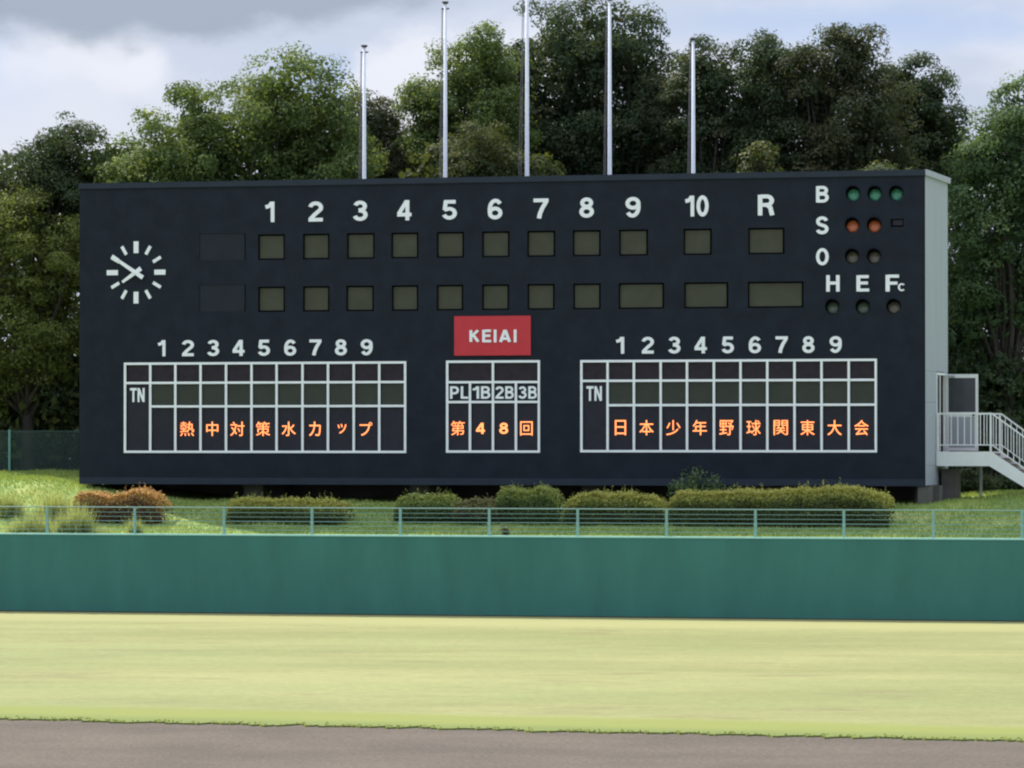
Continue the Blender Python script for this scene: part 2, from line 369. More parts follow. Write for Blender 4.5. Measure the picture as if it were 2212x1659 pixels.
blades('lawn_edge_grass', P_, rng.uniform(0.01, 0.04, k), 0.05, M['edgegrass'], rng.uniform(0, 1, k), 0.8, kind='stuff',
       label='ragged tufts of grass along the edge of the dirt', category='grass')

def bankmat():
    m = bpy.data.materials.new('bank_turf'); m.use_nodes = True; t = m.node_tree; b = t.nodes['Principled BSDF']
    b.inputs['Roughness'].default_value = 0.9; b.inputs['Specular IOR Level'].default_value = 0.1
    tcn = N(t, 'ShaderNodeTexCoord')
    n = N(t, 'ShaderNodeTexNoise'); n.inputs['Scale'].default_value = 0.6; n.inputs['Detail'].default_value = 7; n.inputs['Roughness'].default_value = 0.7
    L(t, tcn.outputs['Object'], n.inputs['Vector'])
    L(t, ramp(t, n.outputs[0], [(0.36, (0.14, 0.21, 0.07)), (0.52, (0.24, 0.32, 0.095)), (0.64, (0.36, 0.39, 0.13))]), b.inputs['Base Color']); return m
mb = MB(); g = 0.45
ns = int(110 / g); nd = int(48 / g)
for i in range(ns + 1):
    for j in range(nd + 1):
        p = WA + WU * (-40 + i * g) + WN * (0.28 + j * g); mb.v.append((p.x, p.y, ground_z(p)))
for i in range(ns):
    for j in range(nd):
        a = i * (nd + 1) + j; mb.f.append((a, a + nd + 1, a + nd + 2, a + 1))
# steep far side down to the plain
o = mb.build('grass_bank', bankmat(), kind='structure'); shade_smooth(o)
mb = MB(); p0 = WA + WU * -40 + WN * (0.28 + nd * g - .1); p1 = WA + WU * 70 + WN * (0.28 + nd * g - .1)
q0 = p0 + WN * 14; q1 = p1 + WN * 14
mb.quad((p0.x, p0.y, 3.2), (p1.x, p1.y, 3.2), (q1.x, q1.y, -0.05), (q0.x, q0.y, -0.05)).build('bank_far_slope', bankmat(), kind='structure')
M['turf'] = leafmat('bank_grass_blades', (0.15, 0.23, 0.07), (0.29, 0.39, 0.11), (0.47, 0.50, 0.20), 0.38)
k = 90000
A_ = rng.uniform(-7, 35, k); B_ = rng.uniform(0.3, 14, k)
P_ = np.array(WA)[None, :] + A_[:, None] * np.array(WU) + B_[:, None] * np.array(WN)
gz = np.array([ground_z(Vector(p)) for p in P_]); P_[:, 2] = gz - 0.01
nzv = np.array([mnoise.noise(Vector((p[0] * .8, p[1] * .8, 4))) for p in P_])
# nothing grows in the dry shade under the board
sB = (P_ - np.array(O)) @ np.array(U); dB = (P_ - np.array(O)) @ np.array(NB)
keep = ~((sB > -25.6) & (sB < 0.3) & (dB > 0.2) & (dB < 4.2))
P_ = P_[keep]; nzv = nzv[keep]
blades('bank_grass', P_, np.clip(0.07 + 0.07 * nzv + rng.uniform(0, 0.05, len(P_)), 0.03, 0.3), 0.035, M['turf'], np.clip(rng.normal(0.5, 0.2, len(P_)) + nzv * 0.5, 0, 1), 0.6,
       kind='stuff', label='rough green grass covering the bank behind the outfield wall', category='grass')

# ------------------------------------------------------------------ outfield wall and railing on it
LW = 95.0
wall = thing('outfield_wall', 'long plain dark teal outfield wall along the edge of the lawn', 'wall', WA + WU * -32, math.atan2(WU.y, WU.x))
MB().box(0, LW, 0, 0.24, 0.05, WALL_H - 0.045).build('wall_padding', M['wall'], wall)
MB().box(0, LW, -0.012, 0.26, -0.03, 0.052).build('base_strip', M['basestrip'], wall)
MB().box(0, LW, -0.02, 0.27, WALL_H - 0.043, WALL_H).build('wall_cap', M['wallcap'], wall)
fence = thing('wall_top_railing', 'low pale teal post and rail fence standing on the green outfield wall', 'fence', WA + WU * -32 + WN * 0.12, math.atan2(WU.y, WU.x))
fence.location.z = WALL_H
def wall_s(px):       # distance along the wall of picture column px
    d = ray(px, 1155); o2 = WA + WN * 0.12; t = (o2 - EYE).dot(WN) / d.dot(WN); return (EYE + d * t - (WA + WU * -32)).dot(WU)
posts_px = [102, 291, 484, 674, 865, 1057, 1248, 1440, 1632, 1823, 2016, 2208]
ps = [wall_s(x) for x in posts_px]; stp = (ps[-1] - ps[0]) / (len(ps) - 1)
ps = [ps[0] - stp * i for i in range(6, 0, -1)] + ps + [ps[-1] + stp * i for i in range(1, 7)]
RH = 0.74
pm = MB().box(-0.032, 0.032, -0.032, 0.032, 0, RH + 0.012).mesh('post', M['rail'])
cm = MB().box(-0.045, 0.045, -0.036, -0.0, -0.04, 0.04).mesh('clamp', M['rail'])
for x in ps:
    po = link('post', pm, fence, (x, 0, 0)); link('clamp', cm, po, (0, 0, 0.33))
MB().tube([(ps[0], 0, RH), (ps[-1], 0, RH)], 0.017, 6).build('top_rail', M['wire'], fence)
for i in range(5):
    z = 0.115 + i * 0.122
    MB().tube([(ps[0], -0.02, z), (ps[-1], -0.02, z)], 0.008 if i != 2 else 0.011, 5).build('rail', M['wire'], fence)

# ------------------------------------------------------------------ scoreboard
SL = bp(172, 700)[0]                                   # left end of the board in its own frame
ZB = 3.56; ZT = 12.66; DEP = 4.1
sb = thing('scoreboard', 'huge dark navy electronic baseball scoreboard with rows of inning windows and line-up tables', 'scoreboard', O, ROT)

Z1 = lambda zx, zy, ox, oy, sc: ((ox + zx / sc) / 1.8228, (oy + zy / sc) / 1.8228)
def rect(px0, py0, px1, py1):
    ym = (py0 + py1) / 2; xm = (px0 + px1) / 2
    return (bp(px0, ym)[0], bp(px1, ym)[0], bp(xm, py1)[1], bp(xm, py0)[1])      # s0,s1,z0,z1
wins1 = [(560, 508.4, 611, 559), (657, 507.6, 707, 557.7), (752, 506.7, 804.6, 556.6), (847.7, 504.8, 899.3, 554.6), (946, 503.5, 997.7, 554),
         (1044, 502, 1096, 552.2), (1141.5, 500, 1194.7, 551.7), (1239.7, 498.7, 1293, 550.3), (1340, 497.7, 1395, 549.8), (1479, 497, 1532.9, 548.3), (1619, 496.5, 1690, 546.5)]
wins2 = [(560, 621.5, 611, 672), (657, 620.5, 707, 671.6), (750.5, 619.3, 803, 669.8), (849, 618.3, 899, 668.3), (946, 617.6, 996, 667), (1044, 616.4, 1095, 666.3),
         (1142, 615.6, 1193.5, 665.7), (1241, 615, 1293, 665.4), (1339, 613.5, 1430, 664), (1480.6, 612.8, 1568.5, 663), (1618, 612, 1731, 662)]
dark = [(433, 506.5, 526, 561), (433, 617, 526, 671)]
holes = []          # s0,s1,z0,z1
def snap_rows(rs):
    """one row of openings shares one height, as built"""
    rr = [rect(*r) for r in rs]; z0 = sum(r[2] for r in rr) / len(rr); z1 = sum(r[3] for r in rr) / len(rr)
    return [(r[0], r[1], z0, z1) for r in rr]
R1 = snap_rows(wins1); R2 = snap_rows(wins2); RD = [rect(*r) for r in dark]
pad = 0.035
for (s0, s1, z0, z1) in R1 + R2 + RD: holes.append((s0 - pad, s1 + pad + .03, z0 - pad, z1 + pad))
# tables
def tab(px_lines, py_lines, ox, oy, sc):
    ym = (py_lines[0] + py_lines[-1]) / 2; xm = (px_lines[0] + px_lines[-1]) / 2
    xs = [bp(*Z1(x, ym, ox, oy, sc))[0] for x in px_lines]; zs = [bp(*Z1(xm, y, ox, oy, sc))[1] for y in py_lines]
    return xs, zs
TL = tab([97, 280, 462, 645, 830, 1015, 1197, 1385, 1570, 1757, 1942, 2130], [239, 380, 552, 883], 440, 1300, 1.8433)
TR = tab([87, 268, 450, 635, 817, 1003, 1187, 1372, 1560, 1747, 1935, 2122], [210, 347, 517, 837], 2240, 1300, 1.7556)
TC = tab([335, 583, 833, 1083, 1333], [563, 787, 1003, 1543], 1640, 1220, 2.765)
for xs, zs in (TL, TR, TC): holes.append((xs[0], xs[-1], zs[-1], zs[0]))
# lamps: centre px,py, hole radius, material
lamps = [(1842.3, 417.5, 'lens_g'), (1889.3, 417.3, 'lens_g'), (1935.8, 417, 'lens_g'), (1840.6, 485.5, 'lens_o'), (1888, 485.3, 'lens_o'),
         (1840.6, 553, 'lens_d'), (1888, 553, 'lens_d'), (1797.8, 662, 'lens_e'), (1863.6, 661.8, 'lens_e'), (1930.2, 661.5, 'lens_d')]
lampc = []
for px, py, m_ in lamps:
    s_, z_ = bp(px, py); lampc.append((s_, z_, m_)); q = 0.26; holes.append((s_ - q, s_ + q, z_ - q, z_ + q))
blank = rect(1924, 472.5, 1952, 490); holes.append(blank)

def holed_plane(x0, x1, z0, z1, holes):
    xs = sorted(set([round(v, 4) for h in holes for v in h[:2]] + [x0, x1])); zs = sorted(set([round(v, 4) for h in holes for v in h[2:]] + [z0, z1]))
    bm = bmesh.new(); vv = {}
    def V(i, j):
        if (i, j) not in vv: vv[(i, j)] = bm.verts.new((xs[i], 0, zs[j]))
        return vv[(i, j)]
    for i in range(len(xs) - 1):
        for j in range(len(zs) - 1):
            cx, cz = (xs[i] + xs[i + 1]) / 2, (zs[j] + zs[j + 1]) / 2
            if any(h[0] < cx < h[1] and h[2] < cz < h[3] for h in holes): continue
            bm.faces.new((V(i, j), V(i + 1, j), V(i + 1, j + 1), V(i, j + 1)))
    return bm
bm = holed_plane(SL, 0, ZB + 0.20, ZT - 0.17, holes)
me = bpy.data.meshes.new('front_panel'); bm.to_mesh(me); bm.free(); me.materials.append(M['board'])
link('front_panel', me, sb)
# openings: reveals and backs
def reveal(s0, s1, z0, z1, d, m_='recess', name='window_reveal'):
    b = MB()
    b.quad((s0, 0, z0), (s1, 0, z0), (s1, d, z0), (s0, d, z0)); b.quad((s0, 0, z1), (s0, d, z1), (s1, d, z1), (s1, 0, z1))
    b.quad((s0, 0, z0), (s0, d, z0), (s0, d, z1), (s0, 0, z1)); b.quad((s1, 0, z0), (s1, 0, z1), (s1, d, z1), (s1, d, z0))
    b.quad((s0, d, z0), (s1, d, z0), (s1, d, z1), (s0, d, z1))
    return b.build(name, M[m_], sb)
for i, (s0, s1, z0, z1) in enumerate(R1 + R2):
    rv = reveal(s0 - pad, s1 + pad + .03, z0 - pad, z1 + pad, 0.20)  # black reveal, wider gap on the right: recess shading put into colour and shape
    MB().box(s0 - .01, s1 - .012, 0.10, 0.195, z0 + .01, z1 - .012).build('display_window', M['olive'], rv)
for (s0, s1, z0, z1) in RD:
    rv = reveal(s0 - pad, s1 + pad + .03, z0 - pad, z1 + pad, 0.09)
    MB().box(s0 - pad + .004, s1 + pad - .006, 0.02, 0.08, z0 - pad + .004, z1 + pad - .004).build('name_display', M['darkp'], rv)
reveal(*blank, 0.12, name='blanking_opening')
MB().box(blank[0] + .05, blank[1] - .04, 0.06, 0.11, blank[2] + .05, blank[3] - .03).build('connector_block', M['ledbg'], sb)

# lamps
def lamp(s_, z_, m_):
    q = 0.26; R = 0.215; b = MB(); n = 32
    c = [(s_ + R * math.cos(2 * math.pi * i / n), z_ + R * 1.05 * math.sin(2 * math.pi * i / n)) for i in range(n)]
    def sq(i):
        a = 2 * math.pi * i / n; x, y = math.cos(a), math.sin(a); k_ = q / max(abs(x), abs(y)); return (s_ + x * k_, z_ + y * k_)
    for i in range(n):
        j = (i + 1) % n; b.quad((c[i][0], 0, c[i][1]), (c[j][0], 0, c[j][1]), (sq(j)[0], 0, sq(j)[1]), (sq(i)[0], 0, sq(i)[1]))
    ho = b.build('lamp_surround', M['board'], sb)
    b = MB()
    for i in range(n):
        j = (i + 1) % n; b.quad((c[i][0], -0.0, c[i][1]), (c[j][0], -0.0, c[j][1]), (c[j][0], .34, c[j][1]), (c[i][0], .34, c[i][1]))
    bk = len(b.v); b.v += [(x, .34, z) for x, z in c]; b.f.append(tuple(range(bk, bk + n)))
    # short hood over the upper half
    for i in range(2, 14):
        x0_, z0_ = c[i]; x1_, z1_ = c[i + 1]
        l0 = 0.16 * math.sin(math.pi * (i - 2) / 12); l1 = 0.16 * math.sin(math.pi * (i - 1) / 12)
        b.quad((x0_, 0, z0_), (x1_, 0, z1_), (x1_, -l1, z1_ - 0.02), (x0_, -l0, z0_ - 0.02))
    b.build('lamp_hood', M['recess'], ho)
    # domed lens, set low in the tube and tipped down
    b = MB(); rl = 0.185; rings = 5
    cen = Vector((s_ - 0.012, 0.20, z_ - 0.035)); tilt = math.radians(14)
    for k_ in range(rings + 1):
        ph = (math.pi / 2) * (1 - k_ / rings)
        for i in range(24):
            a = 2 * math.pi * i / 24; x = rl * math.cos(ph) * math.cos(a) if k_ else 0; z = rl * math.cos(ph) * math.sin(a) if k_ else 0
            y = -0.055 * math.sin(ph)
            y, z = y * math.cos(tilt) + z * math.sin(tilt), z * math.cos(tilt) - y * math.sin(tilt)
            b.v.append((cen.x + x, cen.y + y, cen.z + z))
    for k_ in range(rings):
        for i in range(24):
            j = (i + 1) % 24; b.f.append((k_ * 24 + i, k_ * 24 + j, (k_ + 1) * 24 + j, (k_ + 1) * 24 + i))
    le = b.build('lamp_lens', M[m_], ho); shade_smooth(le)
for a in lampc: lamp(*a)

# body of the board: copings, left end, back, roof, underside, side wall with doorway
MB().box(SL - 0.03, 0.03, -0.045, 0.16, ZT - 0.17, ZT).build('top_coping', M['coping'], sb)
MB().box(SL, 0.0, -0.018, 0.10, ZB + 0.0, ZB + 0.20).build('bottom_trim', M['coping'], sb)
MB().box(SL - 0.006, SL + 0.05, 0.004, DEP, ZB + 0.01, ZT - 0.01).build('left_end_wall', M['board'], sb)
MB().box(SL + 0.05, -0.05, DEP - 0.08, DEP - 0.01, ZB + 0.01, ZT - 0.05).build('back_wall', M['board'], sb)
MB().box(SL + 0.05, -0.05, 0.16, DEP - 0.08, ZT - 0.30, ZT - 0.22).build('roof', M['coping'], sb)
MB().box(SL + 0.05, -0.05, 0.36, DEP - 0.08, ZB + 0.02, ZB + 0.10).build('underside', M['recess'], sb)
FLZ = 4.55; DT = 6.86; D0, D1 = 2.02, 3.62         # floor, door head, doorway from and to
for (a, b_, z0, z1) in [(0.012, D0, ZB + .02, FLZ - .40), (0.012, D0, FLZ - .394, 5.98), (0.012, D0, 5.986, DT + 0.02), (0.012, DEP, DT + 0.026, ZT - 0.18),
                        (D0 + .004, D1 - .004, ZB + .02, FLZ - 0.10), (D1, DEP, ZB + .02, DT + 0.02)]:
    MB().box(-0.05, 0.0, a, b_, z0, z1).build('side_wall_panel', M['side'], sb)
MB().box(-0.03, 0.075, -0.044, DEP + 0.10, ZT - 0.168, ZT + 0.004).build('side_coping', M['side'], sb)
MB().box(-0.012, 0.012, -0.012, 0.008, ZB + .01, ZT - 0.175).build('corner_trim', M['recess'], sb)
# doorway interior and frames
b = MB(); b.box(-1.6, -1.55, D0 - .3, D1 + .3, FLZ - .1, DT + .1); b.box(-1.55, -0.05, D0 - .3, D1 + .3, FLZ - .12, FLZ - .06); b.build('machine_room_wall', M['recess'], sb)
b = MB(); b.box(-0.06, 0.02, D0, D0 + .07, FLZ - .1, DT); b.box(-0.06, 0.02, D1 - .07, D1, FLZ - .1, DT); b.box(-0.06, 0.02, D0 + .07, D1 - .07, DT - .07, DT)
b.box(-0.06, 0.015, D0 + .62, D0 + .69, FLZ - .1, DT - .07); b.build('door_frame', M['cream'], sb)
fx = MB().box(-0.035, -0.005, D0 + .07, D0 + .62, FLZ + 0.05, DT - .07).build('side_light', M['glass'], sb)
# open leaf, hinged at the rear jamb, standing out square to the wall
hx, hy = 0.03, 3.58; w = 0.955
door = MB(); z0, z1 = FLZ + .02, DT - .03; y0, y1 = hy - .045, hy
door.box(hx, hx + .075, y0, y1, z0, z1).box(hx + w - .075, hx + w, y0, y1, z0, z1).box(hx + .075, hx + w - .075, y0, y1, z1 - .11, z1)
door.box(hx + .075, hx + w - .075, y0, y1, z0, z0 + 1.14)
do = door.build('door', M['cream'], sb, label='white half-glazed door standing open beside the grey side wall')
MB().box(hx + .075, hx + w - .075, y0 + .012, y1 - .012, z0 + 1.14, z1 - .11).build('door_glass', M['glass'], do)
MB().tube([(hx + w - .13, y0 - .06, z0 + 1.06), (hx + w - .13, y0, z0 + 1.06)], 0.034, 12).build('door_knob', M['knob'], do)
MB().box(hx + .10, hx + w - .10, y0 - .006, y0, z0 + .10, z0 + 1.0).build('lower_door_panel', M['side'], do)
MB().box(hx + .07, hx + .28, y0 - .09, y0, z1 - .09, z1 - .03).build('door_closer', M['side'], do)

# piers
zr = 3.0
for px in (180, 543, 902, 1274, 1640, 2000):
    s_, _ = bp(px, 1060, 0.7); wdt = 0.30 if px < 1900 else 0.36
    p = W(s_, 0.9, 0); zg = ground_z(p) - 0.4
    MB().box(s_ - wdt, s_ + wdt, 0.9, 1.5, zg, ZB + 0.01).build('support_pier', M['concrete'], sb)
    MB().box(s_ - wdt, s_ + wdt, 3.0, 3.7, zg, ZB + 0.01).build('support_pier', M['concrete'], sb)

MB().box(SL + .3, -.3, DEP - .5, DEP - .25, 2.6, ZB + .02).build('added_light_block_wall', M['concrete'], sb)  # added wall, stops daylight from behind so the gap under the board stays dark
# ---- lettering
def arc(cx, cy, rx, ry, a0, a1, n=18):
    return [(cx + rx * math.cos(math.radians(a0 + (a1 - a0) * i / n)), cy + ry * math.sin(math.radians(a0 + (a1 - a0) * i / n))) for i in range(n + 1)]
STROKES = {
 '1': [[(.40, 0), (.40, 1)], [(.03, .735), (.20, .775), (.31, .87), (.34, .97)]],
 '2': [arc(.34, .70, .245, .215, 172, -38) + [(.30, .35), (.14, .17), (.11, .08)], [(.015, .085), (.665, .085)]],
 '3': [arc(.335, .725, .215, .19, 165, -75) + [(.27, .53)], [(.27, .51)] + arc(.335, .295, .245, .21, 78, -165)],
 '4': [[(.47, .96), (.09, .33)], [(.015, .285), (.70, .285)], [(.505, 0), (.505, 1)]],
 '5': [[(.10, .915), (.62, .915)], [(.175, .95), (.125, .50)], [(.11, .53)] + arc(.335, .325, .25, .235, 125, -162)],
 '6': [arc(.345, .31, .25, .22, 0, 360, 28), arc(.365, .49, .275, .425, 40, 180) + [(.095, .30)]],
 '7': [[(.02, .915), (.665, .915)], [(.575, .86), (.40, .52), (.30, .25), (.255, 0)]],
 '8': [arc(.34, .735, .205, .18, 0, 360, 26), arc(.34, .295, .245, .21, 0, 360, 28)],
 '9': [arc(.335, .69, .25, .22, 0, 360, 28), arc(.315, .51, .275, .425, 220, 360) + [(.585, .70)]],
 '0': [arc(.32, .5, .225, .415, 0, 360, 30)],
 'B': [[(.095, 0), (.095, 1)], [(.12, .92)] + arc(.37, .735, .19, .185, 90, -90) + [(.12, .55)], [(.12, .51)] + arc(.38, .295, .22, .215, 90, -90) + [(.12, .08)]],
 'S': [arc(.34, .72, .23, .20, 12, 262) + arc(.34, .285, .25, .205, 84, -165)],
 'O': [arc(.36, .5, .27, .415, 0, 360, 30)],
 'H': [[(.09, 0), (.09, 1)], [(.61, 0), (.61, 1)], [(.12, .52), (.58, .52)]],
 'E': [[(.09, 0), (.09, 1)], [(.12, .915), (.60, .915)], [(.12, .52), (.56, .52)], [(.12, .085), (.62, .085)]],
 'F': [[(.09, 0), (.09, 1)], [(.12, .915), (.60, .915)], [(.12, .50), (.53, .50)]],
 'C': [arc(.36, .5, .265, .41, 42, 318, 26)],
 'T': [[(.0, .915), (.62, .915)], [(.31, .9), (.31, 0)]],
 'N': [[(.09, 0), (.09, 1)], [(.56, 0), (.56, 1)], [(.12, .93), (.53, .07)]],
 'P': [[(.095, 0), (.095, 1)], [(.12, .92)] + arc(.36, .68, .22, .235, 90, -90) + [(.12, .445)]],
 'L': [[(.095, 0), (.095, 1)], [(.12, .085), (.56, .085)]],
 'R': [[(.095, 0), (.095, 1)], [(.12, .92)] + arc(.37, .715, .21, .205, 90, -90) + [(.12, .51)], [(.38, .50), (.52, .38), (.555, .20), (.60, 0)]],
 'K': [[(.095, 0), (.095, 1)], [(.60, .98), (.12, .44)], [(.26, .60), (.62, .01)]],
 'A': [[(.07, 0), (.36, .98)], [(.67, 0), (.38, .98)], [(.20, .27), (.54, .27)]],
 'I': [[(.1, 0), (.1, 1)]],
}
def ribbon(b, pts, t, y0, y1):
    """one brush stroke: constant width t, mitred joints, from depth y0 to y1"""
    P = [Vector((p[0], p[1])) for p in pts]; k = len(P); closed = (P[0] - P[-1]).length < 1e-4; L_, R_ = [], []
    if closed: P = P[:-1]; k -= 1
    for i in range(k):
        a = P[(i - 1) % k] if (i or closed) else None; c = P[(i + 1) % k] if (i < k - 1 or closed) else None
        d1 = (P[i] - a).normalized() if a is not None else None; d2 = (c - P[i]).normalized() if c is not None else None
        d1 = d1 or d2; d2 = d2 or d1; n1 = Vector((-d1.y, d1.x)); n2 = Vector((-d2.y, d2.x)); m_ = (n1 + n2).normalized(); w_ = t / 2 / max(.45, m_.dot(n1))
        L_.append(P[i] + m_ * w_); R_.append(P[i] - m_ * w_)
    rng_ = range(k) if closed else range(k - 1)
    for i in rng_:
        j = (i + 1) % k; a, b2, c, d = L_[i], L_[j], R_[j], R_[i]
        b.quad((a.x, y0, a.y), (b2.x, y0, b2.y), (c.x, y0, c.y), (d.x, y0, d.y))
        b.quad((a.x, y0, a.y), (a.x, y1, a.y), (b2.x, y1, b2.y), (b2.x, y0, b2.y)); b.quad((d.x, y0, d.y), (c.x, y0, c.y), (c.x, y1, c.y), (d.x, y1, d.y))
    if not closed:
        for i in (0, k - 1): b.quad((L_[i].x, y0, L_[i].y), (R_[i].x, y0, R_[i].y), (R_[i].x, y1, R_[i].y), (L_[i].x, y1, L_[i].y))
ADV = {'1': .62, 'T': .70, 'L': .62}
def stroke_mesh(txt, weight, name, w, h, th, m_):
    b = MB(); ox = 0
    for ch in txt:
        for q, st_ in enumerate(STROKES[ch]):
            ribbon(b, [(x + ox, z) for x, z in st_], weight, -.5 - .03 * q, .5)
        ox += ADV.get(ch, .80)
    v = np.array(b.v); lo = v.min(0); hi = v.max(0)
    v[:, 0] = (v[:, 0] - (lo[0] + hi[0]) / 2) / (hi[0] - lo[0]) * w; v[:, 2] = (v[:, 2] - (lo[2] + hi[2]) / 2) / (hi[2] - lo[2]) * h; v[:, 1] *= th
    b.v = [tuple(p) for p in v]; return b.mesh(name, M[m_])
glyph_cache = {}
def glyph(ch, bold):
    key = (ch, bold)
    if key not in glyph_cache:
        c = bpy.data.curves.new('g', 'FONT'); c.body = ch; c.size = 1; c.offset = bold; c.extrude = 0.5; c.resolution_u = 5; c.fill_mode = 'BOTH'
        o = bpy.data.objects.new('g', c); C.objects.link(o); glyph_cache[key] = (o, c)
    return key
def glyph_mesh(key, name, w, h, th, m_):
    if all(c in STROKES for c in key[0]): return stroke_mesh(key[0], key[1], name, w, h, th, m_)
    src = glyph_cache[key][2]; me = src.copy(); me.name = name
    n = len(me.vertices); co = np.empty(n * 3); me.vertices.foreach_get('co', co); co = co.reshape(-1, 3)
    lo = co.min(0); hi = co.max(0); c = (co - (lo + hi) / 2) / np.maximum(hi - lo, 1e-6)
    out = np.stack([c[:, 0] * w, -c[:, 2] * th, c[:, 1] * h], 1)
    me.vertices.foreach_set('co', out.ravel()); me.materials.clear(); me.materials.append(M[m_]); me.update(); return me
text_jobs = []
def text(ch, pxr, m_='white', parent=None, depth=0.0, bold=0.185, th=0.03, name='numeral', free=False):
    """pxr = x0,y0,x1,y1 of the printed character in the picture, measured on the board plane at depth"""
    if not all(c in STROKES for c in ch): glyph(ch, bold)
    text_jobs.append((ch, bold, pxr, m_, parent or sb, depth, th, name))
def ZA(x0, y0, x1, y1, ox, oy, sc):
    a = Z1(x0, y0, ox, oy, sc); b_ = Z1(x1, y1, ox, oy, sc); return (a[0], a[1], b_[0], b_[1])
za = lambda *r: ZA(*r, 300, 660, 2.212); zb = lambda *r: ZA(*r, 1300, 660, 2.0109); zc = lambda *r: ZA(*r, 2400, 660, 2.593)
zd = lambda *r: ZA(*r, 3050, 640, 2.5138); ze = lambda *r: ZA(*r, 440, 1300, 1.8433); zf = lambda *r: ZA(*r, 1640, 1220, 2.765); zg_ = lambda *r: ZA(*r, 2240, 1300, 1.7556)
for ch, r in (('1', za(1648, 297, 1728, 475)), ('2', za(2025, 295, 2152, 470)), ('3', zb(183, 262, 298, 422)), ('4', zb(533, 257, 645, 418)),
              ('5', zb(890, 257, 1005, 412)), ('6', zb(1250, 247, 1365, 410)), ('7', zb(1612, 245, 1730, 405)), ('8', zb(1975, 237, 2090, 397)),
              ('9', zc(165, 300, 318, 510)), ('10', zc(773, 285, 1013, 500)), ('R', zc(1517, 275, 1685, 492))):
    text(ch, r)
for ch, r in (('B', zd(412, 232, 537, 397)), ('S', zd(412, 533, 535, 710)), ('O', zd(412, 848, 537, 1017)), ('H', zd(513, 1115, 645, 1278)),
              ('E', zd(812, 1115, 937, 1277)), ('F', zd(1100, 1110, 1232, 1277)), ('C', zd(1222, 1195, 1288, 1273))):
    text(ch, r, name='letter')
n1 = [364, 555, 738, 922, 1107, 1297, 1480, 1665, 1852]
for i, x in enumerate(n1):
    hw = 27 if i == 0 else 43; text(str(i + 1), ze(x - hw, 73 - i * .9, x + hw, 190 - i * .9))
n2 = [355, 547, 730, 912, 1100, 1287, 1472, 1657, 1845]
for i, x in enumerate(n2):
    hw = 28 if i == 0 else 42; text(str(i + 1), zg_(x - hw, 47 - i * .7, x + hw, 163 - i * .7))

def table(TT, kind):
    xs, zs = TT; d = 0.09; root = MB()
    x0, x1, zt_, zb_ = xs[0], xs[-1], zs[0], zs[-1]
    # shallow tray behind the lines
    root.quad((x0, 0, zb_), (x1, 0, zb_), (x1, d, zb_), (x0, d, zb_)); root.quad((x0, 0, zt_), (x0, d, zt_), (x1, d, zt_), (x1, 0, zt_))
    root.quad((x0, 0, zb_), (x0, d, zb_), (x0, d, zt_), (x0, 0, zt_)); root.quad((x1, 0, zb_), (x1, 0, zt_), (x1, d, zt_), (x1, d, zb_))
    root.quad((x0, d, zb_), (x1, d, zb_), (x1, d, zt_), (x0, d, zt_))
    rt = root.build('lineup_table' if kind != 'c' else 'umpire_table', M['recess'], sb)
    g_ = 0.045; yb0, yb1 = 0.05, 0.085
    def cell(a, b_, z0, z1, m_, nm='display_cell'): MB().box(a + g_, b_ - g_, yb0, yb1, z0 + g_, z1 - g_).build(nm, M[m_], rt)
    lw = 0.034
    def hl(a, b_, z): MB().box(a - lw, b_ + lw, -0.022, 0.02, z - lw, z + lw).build('frame_line', M['white'], rt)
    def vl(x, za_, zb2): MB().box(x - lw, x + lw, -0.019, 0.017, zb2 + lw, za_ - lw).build('frame_line', M['white'], rt)
    if kind != 'c':
        for i in range(len(xs) - 1):
            cell(xs[i], xs[i + 1], zs[1], zs[0], 'maroon')
            if i: cell(xs[i], xs[i + 1], zs[2], zs[1], 'olive2'); cell(xs[i], xs[i + 1], zs[3], zs[2], 'ledbg')
            else: cell(xs[0], xs[1], zs[3], zs[1], 'ledbg', 'team_name_cell')
        hl(x0, x1, zs[0]); hl(x0, x1, zs[3]); hl(x0, x1, zs[1]); hl(xs[1], x1, zs[2])
        for i, x in enumerate(xs):
            vl(x, zs[0], zs[1])
            if i in (0,): vl(x, zs[1], zs[3])
            else: vl(x, zs[1], zs[2]); vl(x, zs[2], zs[3])
    else:
        cell(xs[0], xs[2], zs[1], zs[0], 'maroon'); cell(xs[2], xs[4], zs[1], zs[0], 'maroon')
        for i in range(4): cell(xs[i], xs[i + 1], zs[2], zs[1], 'darkp', 'heading_cell'); cell(xs[i], xs[i + 1], zs[3], zs[2], 'ledbg')
        for z in zs: hl(x0, x1, z)
        for i, x in enumerate(xs):
            if i in (0, 2, 4): vl(x, zs[0], zs[1])
            vl(x, zs[1], zs[2]); vl(x, zs[2], zs[3])
    return rt
tl = table(TL, 'l'); tr = table(TR, 'r'); tcn_ = table(TC, 'c')
text('TN', ze(135, 420, 240, 522), parent=tl, depth=0.035, name='letter', bold=0.17); text('TN', zg_(123, 387, 229, 489), parent=tr, depth=0.035, name='letter', bold=0.17)
for ch, x0, x1 in (('PL', 368, 566), ('1B', 612, 806), ('2B', 862, 1060), ('3B', 1112, 1312)):
    text(ch, zf(x0, 832, x1, 968), parent=tcn_, depth=0.035, name='letter', bold=0.17)
LD = 0.045
def led(ch, r, par, bold=0.0): text(ch, r, 'led', par, LD, bold, 0.008, 'lit_character')
for ch, x in zip('熱中対策水カ', (547, 730, 912, 1098, 1285, 1475)):
    hw = {'中': 43, 'カ': 42}.get(ch, 51); led(ch, ze(x - hw, 664, x + hw, 768), tl)
led('ッ', ze(1640, 680, 1703, 750), tl); led('プ', ze(1800, 668, 1890, 766), tl)
